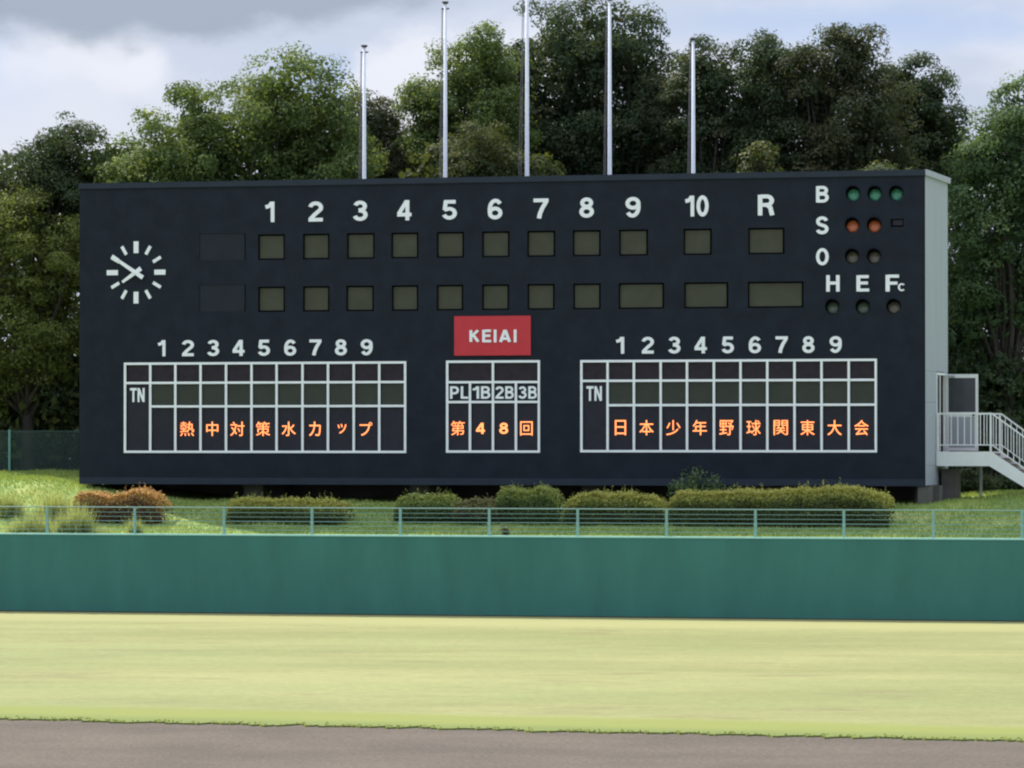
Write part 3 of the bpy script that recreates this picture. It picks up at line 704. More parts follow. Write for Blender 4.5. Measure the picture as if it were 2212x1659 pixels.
led('第', zf(375, 1210, 525, 1365), tcn_); led('4', zf(650, 1230, 745, 1350), tcn_, .17); led('8', zf(903, 1230, 998, 1350), tcn_, .17); led('回', zf(1130, 1215, 1264, 1368), tcn_)
for ch, x in zip('日本少年野球関東大会', (357, 537, 722, 905, 1090, 1277, 1465, 1650, 1837, 2023)):
    hw = {'日': 38}.get(ch, 49); led(ch, zg_(x - hw, 622, x + hw, 726), tr)

# ---- sign
sr = rect(*ZA(415, 67, 1247, 497, 1640, 1220, 2.765))
sign = thing('sponsor_sign', 'small red rectangular sign with white capital letters above the centre table', 'sign', W((sr[0] + sr[1]) / 2, -0.001, sr[2]), ROT)
MB().box(-(sr[1] - sr[0]) / 2, (sr[1] - sr[0]) / 2, -0.05, 0.0, 0, sr[3] - sr[2]).build('sign_plate', M['red'], sign)
sign_off = ((sr[0] + sr[1]) / 2, 0.001, sr[2])
for ch, x0, x1 in (('K', 578, 686), ('E', 716, 814), ('I', 842, 872), ('A', 900, 1030), ('I', 1060, 1090)):
    text(ch, zf(x0, 215, x1, 354), parent=sign, depth=-0.055, th=0.012, name='letter', bold=0.2)

# ---- bake the lettering
bpy.context.view_layer.update(); dg = bpy.context.evaluated_depsgraph_get()
for k_, (o, c) in list(glyph_cache.items()):
    glyph_cache[k_] = (o, c, bpy.data.meshes.new_from_object(o.evaluated_get(dg)))
for k_, (o, c, m_) in glyph_cache.items(): bpy.data.objects.remove(o)
for ch, bold, r, m_, par, dep, th, name in text_jobs:
    ym = (r[1] + r[3]) / 2; xm = (r[0] + r[2]) / 2
    s0 = bp(r[0], ym, dep)[0]; s1 = bp(r[2], ym, dep)[0]; z0 = bp(xm, r[3], dep)[1]; z1 = bp(xm, r[1], dep)[1]
    me = glyph_mesh((ch, bold), name, s1 - s0, z1 - z0, th, m_)
    x, y, z = (s0 + s1) / 2, dep - th / 2 - 0.002, (z0 + z1) / 2
    if par is sign: x -= sign_off[0]; y -= -0.001; z -= sign_off[2]
    link(name, me, par, (x, y, z))
for k_ in glyph_cache: bpy.data.meshes.remove(glyph_cache[k_][2])

# ---- clock
cs, cz = bp(294.3, 588.5)
clock = thing('clock', 'rimless clock of white bars with two white hands, left end of the dark board', 'clock', W(cs, -0.001, cz), ROT)
KP = 1 / 72.0
def bar(name, ang, r0, r1, w0, w1, y, m_='white', parent=None):
    """bar from radius r0 to r1 (px of the picture) at clock angle ang, w0..w1 wide"""
    a = math.radians(ang); dx, dz = math.sin(a), math.cos(a); nx, nz = dz, -dx; P = []
    for rr, ww in ((r0, w0), (r1, w1)):
        P.append(((dx * rr + nx * ww / 2) * KP, (dz * rr + nz * ww / 2) * KP)); P.append(((dx * rr - nx * ww / 2) * KP, (dz * rr - nz * ww / 2) * KP))
    MB().prism([P[0], P[2], P[3], P[1]], y - 0.02, y).build(name, M[m_], parent or clock)
for i in range(12):
    if i % 3 == 0: bar('hour_mark', i * 30, 42, 67.5, 11, 11, -0.002)
    elif i == 10: continue
    else: bar('hour_mark', i * 30, 45, 65.5, 7, 7, -0.002)
bar('hour_mark', 300, 45, 65.5, 7, 7, -0.002)
hh = MB()
bar('hour_hand', 235.5, -15, 37, 10, 5.5, -0.05); bar('minute_hand', 303.5, -21, 63, 9.5, 6.2, -0.08)
bar('minute_hand_tip', 303.5, 46, 64, 9, 9, -0.1015)
MB().tube([(0, -0.11, 0), (0, 0, 0)], 0.05, 12).build('centre_boss', M['white'], clock)

# ------------------------------------------------------------------ flagpoles behind the board
tops = [(787, 103), (962, 9), (1138.6, -92), (1317, 2), (1497.5, 88)]
lab = ['leftmost and lower white flagpole rising behind the scoreboard', 'white flagpole second from the left, by the left edge of the centre trees',
       'tallest centre white flagpole that runs out of the top of the picture', 'white flagpole second from the right, in front of the tallest tree',
       'rightmost and short white flagpole, between two dark trees']
for (px, py), l_ in zip(tops, lab):
    Yp = (O + U * bp(px, 380, DEP + 0.5)[0] + NB * (DEP + 0.5)).y
    top = at(px, py, Yp); zg = 3.2
    fp = thing('flagpole', l_, 'flagpole', (top.x, top.y, zg), ROT, 'white flagpoles behind the scoreboard'); H = top.z - zg
    o = MB().tube([(0, 0, 0), (0, 0, H * .55), (0, 0, H)], [0.078, 0.066, 0.046], 16).build('pole', M['pole'], fp); shade_smooth(o)
    MB().tube([(0, 0, H), (0, 0, H + .05), (0, 0, H + .08)], [0.05, 0.11, 0.10], 12).build('finial', M['polecap'], fp)
    MB().box(-.12, .12, -.03, .03, H - .16, H - .12).build('truck_arm', M['polecap'], fp)
    sl_ = 0.30 if px != 1138.6 else 0.40
    MB().tube([(-0.10, -0.02, H - .14), (-sl_ * .62, -0.02, H * .62), (-sl_, -0.02, 1.0)], 0.009, 4).build('halyard', M['rope'], fp)
    MB().tube([(-0.07, -0.04, H - .14), (-sl_ * .45, -0.04, H * .6), (-sl_ * .75, -0.04, 1.0)], 0.009, 4).build('halyard', M['rope'], fp)
    MB().tube([(-0.075, 0.02, 0), (-0.075, 0.02, H * .46)], 0.03, 6).build('rope_conduit', M['rope'], fp)

# ------------------------------------------------------------------ staircase and landing
SB_, SF = 3.70, 1.87        # rear and front line (depth) of the landing
st = thing('metal_staircase', 'off-white steel landing and stairs with baluster railings at the right end of the scoreboard', 'staircase', O, ROT)
LX = 1.63; slope = 0.715
X1 = LX + (FLZ - 3.45) / slope
MB().box(0.03, LX, SF + .05, SB_ - .05, FLZ - .09, FLZ - .05).build('landing_deck', M['floor'], st)
for (ya, yb, nm) in ((SF, SF + .045, 'f'), (SB_ - .045, SB_, 'r')):
    MB().prism([(0.02, FLZ + .0), (LX, FLZ + .0), (LX + .06, FLZ - .04), (X1, 3.50 + .02), (X1, 3.42), (X1 - .42, 3.42), (LX - .06, FLZ - .42), (0.02, FLZ - .42)], ya, yb).build('stringer', M['cream'], st)
nst = 6; rise = (FLZ - 3.45) / (nst + 0.5)
for i in range(nst):
    z = FLZ - rise * (i + 1); x = LX + (FLZ - z - .09) / slope
    MB().box(x, x + .27, SF + .05, SB_ - .05, z - .05, z - .02).build('tread', M['floor'], st)
RT = FLZ + 1.13; RB = FLZ + 0.21
for (yy, nm) in ((SF + .02, 0), (SB_ - .02, 1)):
    # landing part
    b = MB(); b.box(0.04, LX + .02, yy - .022, yy + .022, RT - .045, RT); b.build('handrail', M['cream'], st)
    MB().box(0.06, LX, yy - .016, yy + .016, RB - .03, RB).build('bottom_rail', M['cream'], st)
    for x in (0.07, LX - .02): MB().box(x - .027, x + .027, yy - .026, yy + .026, FLZ - .02, RT - .047).build('railing_post', M['cream'], st)
    k_ = 8
    for i in range(1, k_): 
        x = 0.07 + (LX - .09) * i / k_; MB().box(x - .012, x + .012, yy - .012, yy + .012, RB, RT - .045).build('baluster', M['cream'], st)
    # flight part
    def zat(x, z0): return z0 - (x - LX) * slope
    MB().prism([(LX + .021, RT - .0), (X1, zat(X1, RT)), (X1, zat(X1, RT) - .05), (LX + .021, RT - .05)], yy - .022, yy + .022).build('handrail', M['cream'], st)
    MB().prism([(LX + .015, RB + .0), (X1, zat(X1, RB)), (X1, zat(X1, RB) - .035), (LX + .015, RB - .035)], yy - .016, yy + .016).build('bottom_rail', M['cream'], st)
    x = LX + .14; i = 0
    while x < X1 - .05:
        if i % 6 == 5: MB().box(x - .024, x + .024, yy - .024, yy + .024, zat(x, FLZ) - .02, zat(x, RT) - .03).build('railing_post', M['cream'], st)
        else: MB().box(x - .012, x + .012, yy - .012, yy + .012, zat(x, RB) - .01, zat(x, RT) - .03).build('baluster', M['cream'], st)
        x += .17; i += 1
pz = ground_z(W(1.3, 3.2, 0)) - .2
MB().box(1.02, 1.09, SB_ - .14, SB_ - .07, pz, FLZ - .40).build('landing_leg', M['side'], st)
MB().box(0.10, 0.52, 2.3, 3.2, pz, FLZ - .5).build('wall_shade_block', M['concrete'], st)  # dark block stands in for the rear side wall lying in shadow
MB().box(-0.22, 0.10, 0.05, 0.9, pz - .2, ZB - .01).build('footing_block', M['concrete'], st)

# ------------------------------------------------------------------ netting fence behind, at the left
def netting(px0, px1, dep, zb0, hgt, label):
    s0 = bp(px0, 980, dep)[0]; s1 = bp(px1, 980, dep)[0]; Lf = s1 - s0
    f = thing('netting_fence', label, 'fence', W(s0, dep, 0), ROT)
    f.location.z = zb0
    b = MB()
    for i in range(int(hgt / .06)): b.box(0, Lf, -.006, .006, i * .06, i * .06 + .022)
    for i in range(int(Lf / .09)): b.box(i * .09, i * .09 + .02, .008, .018, 0, hgt)
    b.build('netting', M['meshfence'], f)
    MB().tube([(0, 0, hgt), (Lf, 0, hgt)], 0.022, 6).build('top_rail', M['meshfence'], f)
    return f, Lf, s0
nf, Lf, s00 = netting(-520, 560, DEP + 2.3, 3.55, 1.62, 'tall dark green netting fence behind the bank, left of the scoreboard')
for px in (-260, 22, 304):
    x = bp(px, 980, DEP + 2.3)[0] - s00
    MB().tube([(x, -.05, 0), (x, -.05, 1.68)], 0.040, 10).build('post', M['darkpost'], nf)

# ------------------------------------------------------------------ foliage
def unit(n):
    v = rng.normal(size=(n, 3)); return v / np.linalg.norm(v, axis=1)[:, None]
def leaves(cent, nrm, size, tint, aspect=0.55, jit=0.9):
    """rhombic folded leaves facing roughly along nrm"""
    n = len(cent); d = nrm + jit * rng.normal(size=(n, 3)) * 0.6; d /= np.linalg.norm(d, axis=1)[:, None]
    a = np.cross(d, unit(n)); a /= np.maximum(np.linalg.norm(a, axis=1), 1e-6)[:, None]; b_ = np.cross(d, a)
    s_ = (size * rng.uniform(0.65, 1.3, n))[:, None]; v = np.empty((n, 4, 3))
    v[:, 0] = cent - a * s_ * .5; v[:, 1] = cent + b_ * s_ * aspect * .5 + d * s_ * .08; v[:, 2] = cent + a * s_ * .5; v[:, 3] = cent - b_ * s_ * aspect * .5 + d * s_ * .08
    return v.reshape(-1, 3), np.repeat(tint, 4)
def crown_points(lobes, csize, per, dens, inner=0.15):
    """tufts of leaves sitting on the lobes: returns leaf centres, normals and tints.
    each tuft is a little dome, so it catches light on top and leaves a dark gap under it"""
    cs_, ns_, ts_ = [], [], []
    for li, (x, y, z, r) in enumerate(lobes):
        nc = max(6, int(dens * 4 * r * r / (csize * csize)))
        u = unit(nc)
        rr = r * (0.84 + 0.26 * rng.random(nc) ** 1.4)
        ni = int(nc * inner); rr[:ni] = r * rng.uniform(0.45, 0.8, ni)
        c = np.array([x, y, z]) + u * rr[:, None]
        ins = np.zeros(nc, bool)
        for lj, (x2, y2, z2, r2) in enumerate(lobes):
            if lj != li: ins |= np.linalg.norm(c - np.array([x2, y2, z2]), axis=1) < r2 * 0.66
        ins[:ni] = False; c = c[~ins]; u_ = u[~ins]; m_ = len(c)
        if not m_: continue
        size = csize * rng.uniform(.65, 1.25, m_)
        tint = np.clip(0.45 + rng.normal(0, 0.15, m_) + 0.08 * u_[:, 2], 0, 1)
        k_ = per; q = unit(m_ * k_); up = np.repeat(u_ * .8 + np.array([0, 0, .75]), k_, 0)
        flip = (q * up).sum(1) < -0.25; q[flip] *= -1
        sz = np.repeat(size, k_)[:, None]; rad = sz * (0.55 + 0.45 * rng.random(m_ * k_)[:, None])
        cs_.append(np.repeat(c, k_, 0) + q * rad * np.array([1.1, 1.1, 0.75])); ns_.append(q + up * .5)
        ts_.append(np.clip(np.repeat(tint, k_) + rng.normal(0, 0.10, m_ * k_), 0, 1))
    return np.concatenate(cs_), np.concatenate(ns_), np.concatenate(ts_)
def mass_points(lobes, cover, leaf):
    """plain inner leaf mass: cover = how many leaves deep a line of sight meets"""
    cs_ = []
    for x, y, z, r in lobes:
        n = int(cover * math.pi * r * r / (leaf * leaf * .28)); cs_.append(np.array([x, y, z]) + unit(n) * (r * rng.random(n)[:, None] ** .45))
    c = np.concatenate(cs_); return c, unit(len(c)) + np.array([0, 0, .3]), np.clip(rng.normal(.3, .13, len(c)), 0, 1)
def limb(b, p, q, r0, r1, wob=0.12):
    p = Vector(p); q = Vector(q); d = q - p; pts = []
    for i in range(5):
        k_ = i / 4; pts.append(p + d * k_ + Vector([random.uniform(-1, 1) * wob * d.length * .3 * math.sin(math.pi * k_) for _ in range(3)]))
    b.tube(pts, [r0 + (r1 - r0) * i / 4 for i in range(5)], 7)
def tree(label, blobs, Y, fol, leaf=0.17, csize=0.36, per=34, dens=0.50, zg=3.3, tr=0.22, sprout=1.0, extra=None, name='broadleaf_tree', bottom=None):
    """blobs: (px, py, radius px) of the crown's outline as seen at distance Y; depth is added around the trunk"""
    ppm = F_PX / Y; lobes = []; leaf *= .72; csize *= 1.30; per = 64
    blobs = [(px, py, r * 1.07) for px, py, r in blobs] + [(px + random.uniform(-.35, .35) * r, min(440, py + r * 1.15), r * .95) for px, py, r in blobs if py < 400]
    ctr = [at(px, py, Y) for px, py, r in blobs]; mx = sum(c.x for c in ctr) / len(ctr)
    width = max(c.x for c in ctr) - min(c.x for c in ctr)
    for (px, py, r), c in zip(blobs, ctr):
        R = r / ppm; dy = random.uniform(-.5, .5) * max(1.0, width * .28)
        lobes.append((c.x, c.y + dy, c.z, R))
        # a lobe behind gives the crown its depth
        lobes.append((c.x + random.uniform(-.4, .4), c.y + dy + R * 1.25, c.z - R * .25, R * .9))
        for k_ in range(int(3 * sprout)):
            a = random.uniform(0.0, math.pi); rr = random.uniform(.88, 1.20) * R; r3 = random.uniform(.20, .36) * R
            ph = random.uniform(-1.2, 1.0)
            lobes.append((c.x + math.cos(a) * rr * math.cos(ph), c.y + dy + rr * math.sin(ph), c.z + math.sin(a) * rr * math.cos(ph), r3))
    cx_ = mx; cy_ = Y + .6
    root = thing(name, label, 'tree', (cx_, cy_, zg))
    b = MB(); ztop = max(l[2] for l in lobes); zlow = min(l[2] - l[3] for l in lobes)
    zf_ = zg + max(1.2, (ztop - zg) * .28)
    b.tube([(0, 0, -.3), (0.05, 0, .6), (0.1, 0.05, (zf_ - zg) * .6), (0, 0, zf_ - zg)], [tr * 1.5, tr * 1.1, tr, tr * .85], 10)
    for l in lobes[::1]:
        if l[3] < .55: continue
        limb(b, (0, 0, (zf_ - zg) * random.uniform(.7, 1)), (l[0] - cx_, l[1] - cy_, l[2] - zg), tr * .45, .03)
    t_ = b.build('trunk', M['bark'], root); shade_smooth(t_)
    # the part of the crown hidden low behind the board is thinner
    c, n, ti = crown_points(lobes, csize, per, dens)
    low = []; x0_ = min(l[0] for l in lobes); x1_ = max(l[0] for l in lobes)
    for z in np.arange(zg + .9, zlow + 2.4, 1.5):
        for x in np.arange(x0_ + .3, x1_, 1.8): low.append((x + random.uniform(-.5, .5), Y + 1.5 + random.uniform(-.8, .8), z, random.uniform(1.1, 1.5)))
    fill = [(l[0], l[1] + .25, l[2] - l[3] * .14, l[3] * .80) for l in lobes if l[3] > .45]
    big_ = leaf * 1.45; c3, n3, t3 = mass_points(fill, 2.6, big_); v3, tt3 = leaves(c3 - np.array([cx_, cy_, zg]), n3, big_, t3, .6)
    c -= np.array([cx_, cy_, zg]); v, tt = leaves(c, n, leaf, ti); v = np.concatenate([v, v3]); tt = np.concatenate([tt, tt3])
    if low:
        c2, n2, t2 = mass_points(low, 1.3, .34); v2, tt2 = leaves(c2 - np.array([cx_, cy_, zg]), n2, .34, t2, .6); v = np.concatenate([v, v2]); tt = np.concatenate([tt, tt2])
    rawmesh('crown', v, 4, fol, tt, root)
    return len(c)
G1 = leafmat('leaves_mid_green', (0.065, 0.105, 0.038), (0.155, 0.220, 0.075), (0.30, 0.33, 0.130), .50)
G2 = leafmat('leaves_dark_green', (0.032, 0.056, 0.032), (0.075, 0.110, 0.052), (0.180, 0.170, 0.095), .42)
G3 = leafmat('leaves_yellow_green', (0.075, 0.110, 0.034), (0.200, 0.245, 0.075), (0.36, 0.37, 0.14), .50)
G4 = leafmat('leaves_fresh_green', (0.055, 0.100, 0.055), (0.135, 0.215, 0.100), (0.26, 0.33, 0.17), .50)
G5 = leafmat('leaves_bronze_dark', (0.036, 0.052, 0.030), (0.082, 0.104, 0.052), (0.230, 0.165, 0.100), .42)
G6 = leafmat('leaves_olive', (0.040, 0.058, 0.026), (0.095, 0.120, 0.045), (0.19, 0.20, 0.075), .42)
total = 0
total += tree('dark pointed tree at the far left, just above the left end of the board', [(130, 300, 45), (95, 345, 55), (170, 350, 55), (40, 390, 50), (0, 430, 55), (120, 420, 75), (60, 480, 60), (180, 470, 60), (-60, 470, 70)], 141, G2, leaf=.16)
total += tree('low yellow-green sunlit tree at the left edge beside the board', [(60, 480, 52), (0, 500, 55), (120, 530, 50), (20, 590, 70), (110, 610, 62), (-60, 600, 80), (60, 690, 70), (150, 580, 40), (-50, 740, 70), (140, 700, 55), (30, 780, 62), (110, 770, 50), (-30, 830, 60)], 139.2, G3, leaf=.15)
total += tree('broad bright green tree with a rounded stepped top left of the leftmost flagpole', [(615, 185, 62), (560, 235, 60), (690, 225, 62), (420, 245, 48), (480, 290, 70), (620, 300, 95), (740, 290, 60), (370, 310, 52), (310, 350, 50), (420, 370, 70), (540, 390, 80), (700, 390, 80), (250, 385, 45), (330, 420, 60)], 140, G1, leaf=.17, csize=.38)
total += tree('thin reddish-tipped tree just right of the leftmost flagpole', [(800, 240, 32), (822, 280, 28), (780, 300, 42), (800, 350, 45), (770, 400, 50), (840, 390, 34)], 144, G5, leaf=.15)
total += tree('small low dark tree filling the gap between the two left tree groups', [(880, 320, 28), (920, 350, 40), (860, 370, 38), (950, 390, 45), (890, 410, 45)], 146, G5, leaf=.15)
total += tree('ragged green tree behind the second flagpole, left shoulder of the tallest tree', [(1050, 110, 42), (1000, 150, 48), (1070, 190, 60), (950, 200, 45), (910, 215, 26), (1010, 250, 70), (920, 265, 42), (1080, 290, 70), (970, 330, 60), (1040, 380, 60)], 143, G1, leaf=.16)
total += tree('tallest dark green tree in the centre behind the middle flagpoles', [(1215, 70, 58), (1300, 60, 55), (1150, 110, 50), (1370, 85, 50), (1260, 150, 85), (1395, 150, 50), (1170, 210, 80), (1350, 240, 90), (1240, 290, 90), (1400, 240, 48), (1410, 320, 65), (1150, 330, 70), (1300, 380, 80)], 145, G2, leaf=.17, csize=.38)
total += tree('shrubby olive-green young tree just above the board edge between second and third flagpoles', [(1020, 325, 34), (1050, 330, 42), (980, 350, 38), (1090, 370, 40), (1020, 390, 45)], 138.5, G6, leaf=.13, csize=.3)
total += tree('small dark round tree in the dip left of the rightmost flagpole', [(1450, 190, 34), (1430, 240, 42), (1470, 270, 44), (1440, 330, 55), (1480, 380, 50)], 144, G5, leaf=.15)
total += tree('dark tree with a flat top just right of the rightmost flagpole', [(1520, 145, 36), (1560, 155, 40), (1500, 210, 46), (1570, 240, 62), (1530, 320, 70), (1600, 370, 60)], 142, G2, leaf=.16)
total += tree('dark tree with two small peaks between the rightmost flagpole and the big right-hand tree', [(1650, 125, 38), (1690, 150, 34), (1635, 190, 50), (1700, 215, 55), (1650, 290, 70), (1720, 360, 65)], 141.5, G2, leaf=.16)
total += tree('tall domed dark tree above the ball and strike lamps', [(1845, 100, 38), (1790, 130, 46), (1740, 160, 40), (1860, 165, 55), (1780, 230, 75), (1890, 240, 65), (1830, 320, 80), (1740, 350, 60), (1930, 330, 60)], 140.5, G5, leaf=.16, csize=.36)
total += tree('tapering dark tree falling away behind the top right corner of the board', [(1960, 170, 34), (1930, 210, 44), (2020, 200, 32), (1990, 260, 50), (2040, 260, 34), (2010, 330, 60), (2060, 340, 32), (1970, 400, 60), (2060, 430, 50), (2090, 520, 50), (2080, 620, 60)], 143.5, G2, leaf=.16)
total += tree('fresh green tree at the right edge beside the grey side wall', [(2205, 230, 44), (2150, 290, 44), (2110, 340, 34), (2230, 310, 60), (2170, 370, 64), (2120, 430, 48), (2220, 440, 70), (2090, 500, 34), (2160, 510, 66), (2120, 590, 50), (2230, 580, 70), (2290, 420, 80), (2300, 600, 80), (2190, 660, 60), (2110, 670, 40)], 137.5, G4, leaf=.17, csize=.38)
# undergrowth closing the view between the trunks: separate bushes
def bush(label, px, py, r, Y, fol, zg=3.2, name='understorey_bush', leaf=.15):
    ppm = F_PX / Y; c = at(px, py, Y); R = r / ppm
    lob = [(c.x, Y, c.z, R), (c.x - R * .7, Y + .5, c.z - R * .2, R * .75), (c.x + R * .7, Y + .4, c.z - R * .3, R * .7), (c.x + R * .1, Y + R * .7, c.z, R * .9)]
    zz = c.z - R * 1.2
    while zz > zg + .3: lob += [(c.x - R * .3, Y, zz, R * .9), (c.x + R * .4, Y + .6, zz, R * .85)]; zz -= R
    root = thing(name, label, 'bush', (c.x, Y, zg)); b = MB()
    for l in lob: limb(b, (0, 0, -.2), (l[0] - c.x, l[1] - Y, l[2] - zg), .08, .02)
    b.build('stems', M['bark'], root)
    cc, n, ti = crown_points(lob, .36, 30, .45); v, tt = leaves(cc - np.array([c.x, Y, zg]), n, leaf, ti)
    c3, n3, t3 = mass_points([(a, b_ + .2, c_, r_ * .85) for a, b_, c_, r_ in lob], 2.0, .26); v3, tt3 = leaves(c3 - np.array([c.x, Y, zg]), n3, .26, t3, .6)
    v = np.concatenate([v, v3]); tt = np.concatenate([tt, tt3])
    rawmesh('foliage', v, 4, fol, tt, root); return len(cc)
total += tree('added low dark bushy tree behind the right end of the board, shading the ground', [(1940, 405, 36), (1890, 415, 38), (1975, 425, 36), (1850, 435, 40), (1920, 460, 60), (1960, 540, 60), (1880, 560, 60)], 133.2, G2, leaf=.16)  # added, almost hidden tree; it shades the ground beside the stairs
total += bush('dark bush under the trees at the left edge, above the netting fence', 20, 850, 95, 140.5, G2)
total += bush('dark bush between the netting fence and the left end of the board', 130, 840, 85, 140.5, G2)
total += bush('dark leafy bush filling the shade right of the open door', 2120, 820, 85, 137.5, G2)
total += bush('dark bush at the right edge above the stair railing', 2225, 830, 90, 138.5, G2)
total += bush('dark bush just behind the grey side wall below the green tree', 2070, 700, 60, 139.5, G2)
total += bush('light olive bush showing just above the board below the third flagpole', 1170, 362, 26, 138, G6, zg=3.2)
total += bush('yellow-green bush just above the board right of the rightmost flagpole', 1645, 345, 28, 137, G6, zg=3.2)
# a far wood that reads as one mass closes what is left of the horizon
far_l = []
for i in range(60):
    x = -75 + i * 2.6; far_l.append((x, 162 + random.uniform(-3, 3), random.uniform(3, 6.5), random.uniform(2.6, 3.6)))
cc, n, ti = mass_points(far_l, 3.0, .42); v, tt = leaves(cc, n, .42, ti * .6)
rawmesh('distant_wood', v, 4, G2, tt, kind='stuff', label='dark wood far behind the trees, reading as one mass', category='wood')

# ------------------------------------------------------------------ clipped hedges on the bank
H1 = leafmat('hedge_yellow_green', (0.040, 0.055, 0.026), (0.19, 0.22, 0.060), (0.52, 0.50, 0.13), .35)
H2 = leafmat('hedge_bronze', (0.075, 0.044, 0.032), (0.24, 0.120, 0.062), (0.58, 0.36, 0.12), .35)
H3 = leafmat('hedge_mid_green', (0.038, 0.060, 0.028), (0.14, 0.20, 0.060), (0.38, 0.42, 0.12), .35)
H4 = leafmat('hedge_brown_green', (0.036, 0.042, 0.026), (0.11, 0.115, 0.055), (0.24, 0.22, 0.09), .3)
HD = leafmat('hedge_shade_leaves', (0.012, 0.018, 0.010), (0.028, 0.034, 0.018), (0.060, 0.060, 0.030), .2)
def hedge(label, px0, px1, pytop, t_front, fol, depth=1.0, name='clipped_hedge', rough=.11, sprig=1.7, cut=None, low=0.0, profile=None):
    """a hedge standing t_front metres in front of the board plane, spanning picture columns px0..px1"""
    dep = -t_front; s0 = bp(px0, pytop, dep)[0]; s1 = bp(px1, pytop, dep)[0]; zt_ = bp((px0 + px1) / 2, pytop, dep)[1]
    Lh = s1 - s0; base = W(s0, dep, 0); zg = min(ground_z(W(s0 + Lh * k_, dep, 0)) for k_ in (0, .5, 1)) - .05
    root = thing(name, label, 'hedge', (base.x, base.y, zg), ROT); H = zt_ - zg
    def top(x):
        e = min(x, Lh - x) / (.55); e = math.sqrt(max(0, 1 - (1 - min(1, e)) ** 2)); p_ = profile(x / Lh) if profile else 1.0
        return H * p_ * (.62 + .38 * e) + .10 * mnoise.noise(Vector((x * 1.3, s0, 2))) + .09 * mnoise.noise(Vector((x * 4, s0, 5)))
    # woody core
    b = MB(); n = max(4, int(Lh / .35))
    for i in range(n):
        x = .15 + (Lh - .3) * (i + .5) / n
        for q in range(3):
            limb(b, (x, depth * .5, 0), (x + random.uniform(-.3, .3), depth * random.uniform(.15, .85), top(x) * .85), .03, .01)
    b.build('stems', M['twig'], root)
    npt = int(2100 * Lh * (H + depth * .9)); X = rng.uniform(0, Lh, npt); side = rng.random(npt); T = np.array([top(x) for x in X])
    ft = side < .34; fr = (side >= .34) & (side < .80); ins = side >= .80
    Yp = np.where(ft, rng.uniform(0.03, depth, npt), np.where(fr, np.abs(rng.normal(0, .05, npt)), rng.uniform(.05, depth, npt)))
    Z = np.where(ft, T + rng.normal(0, .045, npt), rng.uniform(0.05, 1, npt) * T)
    # rounded shoulder and tuck towards the ground
    Yp = np.where(fr, Yp + .18 * np.clip((Z / T - .8) / .2, 0, 1) ** 2 + .22 * np.clip((.35 - Z / T) / .35, 0, 1), Yp)
    ed = np.clip(1 - np.minimum(X, Lh - X) / .3, 0, 1); Yp = Yp + ed * .2
    wob = np.array([mnoise.noise(Vector((x * 1.7, z * 1.7, s0))) for x, z in zip(X, Z)]); Yp = Yp + wob * rough * 1.6
    c = np.stack([X, Yp, Z], 1); nr = np.where(ft[:, None], np.array([0, -.3, 1.0]), np.array([0, -1.0, .35]))
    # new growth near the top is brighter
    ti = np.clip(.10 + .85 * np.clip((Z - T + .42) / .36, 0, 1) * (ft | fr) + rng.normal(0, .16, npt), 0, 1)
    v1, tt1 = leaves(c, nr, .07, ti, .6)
    # sprigs that the shears missed
    ksp = int(Lh * 9 * sprig); cc_, tt_ = [], []
    for i in range(ksp):
        x = random.uniform(.15, Lh - .15); y = random.uniform(.05, depth - .05); h = random.uniform(.06, .26) * (1 + random.random() * .4)
        if mnoise.noise(Vector((x * 1.1, s0, 8))) < -.1: h *= .4
        m_ = 10; k_ = np.linspace(0, 1, m_); lx = random.uniform(-.15, .15)
        cc_.append(np.stack([x + lx * h * k_ + rng.normal(0, .018, m_), y + rng.normal(0, .018, m_), top(x) - .03 + h * k_], 1)); tt_.append(np.clip(.75 + rng.normal(0, .15, m_), 0, 1))
    c2 = np.concatenate(cc_); v, tt = leaves(c2, np.tile([0, -.4, .6], (len(c2), 1)), .06, np.concatenate(tt_), .5)
    rawmesh('foliage', np.concatenate([v1, v]), 4, fol, np.concatenate([tt1, tt]), root)
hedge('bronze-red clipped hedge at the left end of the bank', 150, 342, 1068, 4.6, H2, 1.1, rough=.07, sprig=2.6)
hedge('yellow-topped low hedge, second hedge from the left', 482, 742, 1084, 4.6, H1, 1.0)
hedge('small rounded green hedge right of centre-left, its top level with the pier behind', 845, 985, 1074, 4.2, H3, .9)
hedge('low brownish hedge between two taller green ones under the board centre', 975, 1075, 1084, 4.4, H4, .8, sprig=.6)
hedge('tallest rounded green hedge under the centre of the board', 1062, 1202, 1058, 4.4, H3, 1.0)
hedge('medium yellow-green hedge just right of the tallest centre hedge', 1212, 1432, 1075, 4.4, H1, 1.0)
hedge('longest thick green hedge toward the right end of the board', 1440, 1916, 1062, 4.4, H1, 1.25, rough=.08, profile=lambda k_: .93 + .07 * min(1, k_ * 1.5))

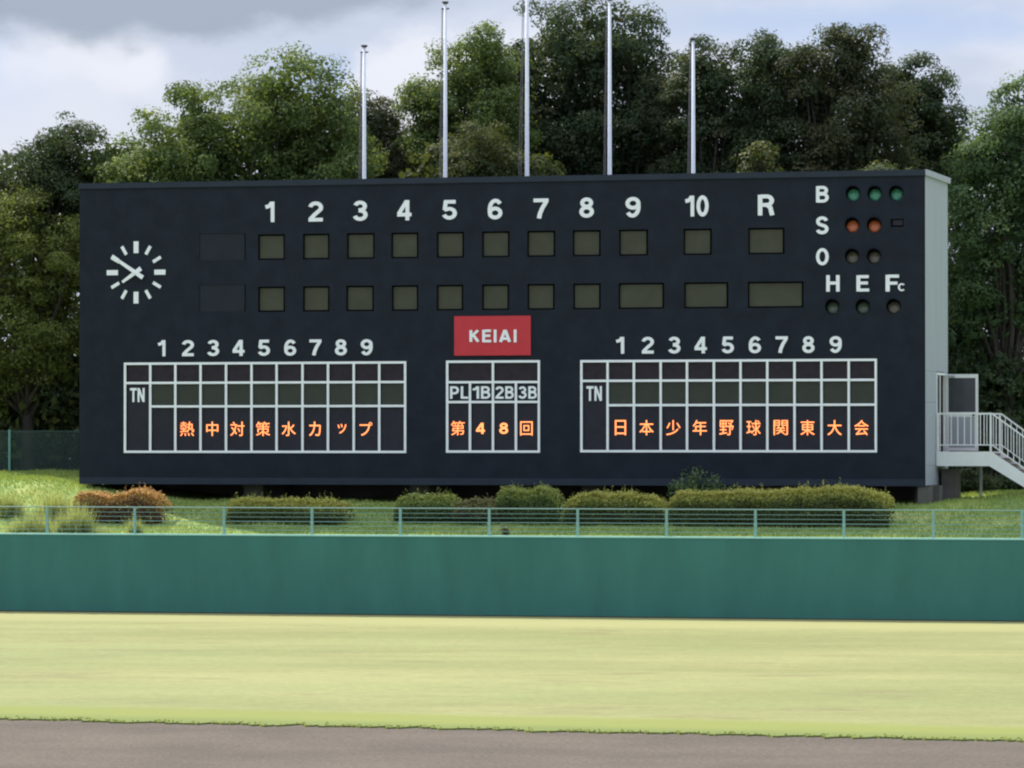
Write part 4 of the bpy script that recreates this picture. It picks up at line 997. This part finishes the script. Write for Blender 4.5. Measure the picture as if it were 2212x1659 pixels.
# ------------------------------------------------------------------ loose plants
def plant(name, label, px, py, wpx, hpx, Y, fol, nstem, leaf, cat='plant', dens=60):
    p = at(px, py, Y)
    while wall_dist(p) < .75: Y += .2; p = at(px, py, Y)
    ppm = F_PX / Y; Wd = wpx / ppm; H = hpx / ppm; zg = ground_z(p) if wall_dist(p) > 0 else 0
    root = thing(name, label, cat, (p.x, p.y, zg)); H = max(.15, at(px, py - hpx, Y).z - zg)
    b = MB(); cc_ = []; tt_ = []
    for i in range(nstem):
        a = random.uniform(0, 6.28); r = random.random() ** .6 * Wd / 2; h = H * (1 - .55 * (r / (Wd / 2 + 1e-6)) ** 1.5) * random.uniform(.65, 1.0)
        tip = Vector((math.cos(a) * r, math.sin(a) * r * .6, h)); limb(b, (tip.x * .3, tip.y * .3, -.05), tip, .006, .003)
        m_ = dens; k_ = rng.uniform(.25, 1.0, m_)
        cc_.append(np.array(tip)[None] * k_[:, None] + np.array([tip.x * .3, tip.y * .3, 0])[None] * (1 - k_[:, None]) + rng.normal(0, leaf * .7, (m_, 3)))
        tt_.append(np.clip(rng.normal(.5, .2) + rng.normal(0, .1, m_), 0, 1))
    b.build('stems', M['twig'], root); c = np.concatenate(cc_)
    v, tt = leaves(c, np.tile([0, -.3, .8], (len(c), 1)), leaf, np.concatenate(tt_), .5); rawmesh('foliage', v, 4, fol, tt, root)
plant('leafy_shrub', 'loose blue-green leafy shrub poking up behind the long right-hand hedge', 1512, 1080, 150, 78, 124.6, G4, 60, .12, 'shrub', 26)
PW = leafmat('weed_leaves', (0.15, 0.19, 0.08), (0.33, 0.39, 0.17), (0.55, 0.58, 0.32), .55)
wd = [('thin pale weeds leaning against the left side of the bronze hedge', 140, 1140, 60, 52, 122, 26), ('dry pale weeds low on the bank left of the leftmost fence post', 40, 1145, 70, 38, 122.4, 24), ('tall pale weed clump at the crest of the left bank', 118, 1098, 70, 62, 126, 34), ('bushy pale green weed clump leaning on the bronze hedge', 168, 1110, 60, 55, 122.8, 26),
      ('weed clump behind the leftmost fence post', 75, 1120, 80, 40, 123.5, 26), ('small weed in front of the bronze hedge behind the second fence post', 290, 1140, 34, 42, 120.4, 14),
      ('wispy weed between bronze hedge and its left fence post', 218, 1150, 60, 26, 121, 12), ('grassy weed clump at the extreme left of the bank', 18, 1080, 60, 40, 127, 22)]
for l_, px, py, w_, h_, Y, n_ in wd:
    # a clump of long arching grass and weed stems
    p = at(px, py, Y)
    while wall_dist(p) < .6: Y += .2; p = at(px, py, Y)
    zg = ground_z(p); Wd = w_ * Y / F_PX; H = max(.25, at(px, py - h_, Y).z - zg); n = n_ * 34
    root = thing('weed_clump', l_, 'weeds', (p.x, p.y, zg))
    r_ = rng.random(n) ** .7 * Wd / 2; a_ = rng.uniform(0, 6.28, n); cl = rng.integers(0, 9, n); ca = cl * .7 * 6.28 / 9 * 3.1
    xy = np.stack([np.cos(a_) * r_ * .55 + np.cos(ca) * Wd * .28, np.sin(a_) * r_ * .4 + np.sin(ca) * Wd * .2], 1)
    hts = H * rng.uniform(.25, 1.0, n) * (.55 + .45 * ((cl * 5) % 9) / 9)
    P_ = np.stack([xy[:, 0], xy[:, 1], np.full(n, -.03)], 1)
    blades('long_grass', P_, hts, .028, PW, np.clip(rng.normal(.6, .22, n), 0, 1), .55, parent=root)
    c = P_ + np.stack([rng.normal(0, .05, n), rng.normal(0, .05, n), hts * rng.uniform(.5, 1, n)], 1); c = c[::3]
    v, tt = leaves(c, np.tile([0, -.5, .6], (len(c), 1)), .05, np.clip(rng.normal(.8, .15, len(c)), 0, 1), .5); rawmesh('seed_heads', v, 4, PW, tt, root)
plant('low_shrub', 'dark low shrub under the landing at the right end of the board', 2095, 1062, 130, 50, 129.6, G2, 90, .10, 'shrub')
plant('low_shrub', 'dark shrub behind the lower end of the stair flight', 2190, 1062, 120, 44, 131.0, G2, 80, .10, 'shrub')
plant('dry_weed', 'single dry brown weed in front of the small hedge near the centre post', 1092, 1150, 20, 30, 120.3, H4, 6, .06)
print('TRIS', sum(len(o.data.polygons) * 2 for o in SC.objects if o.type == 'MESH'))
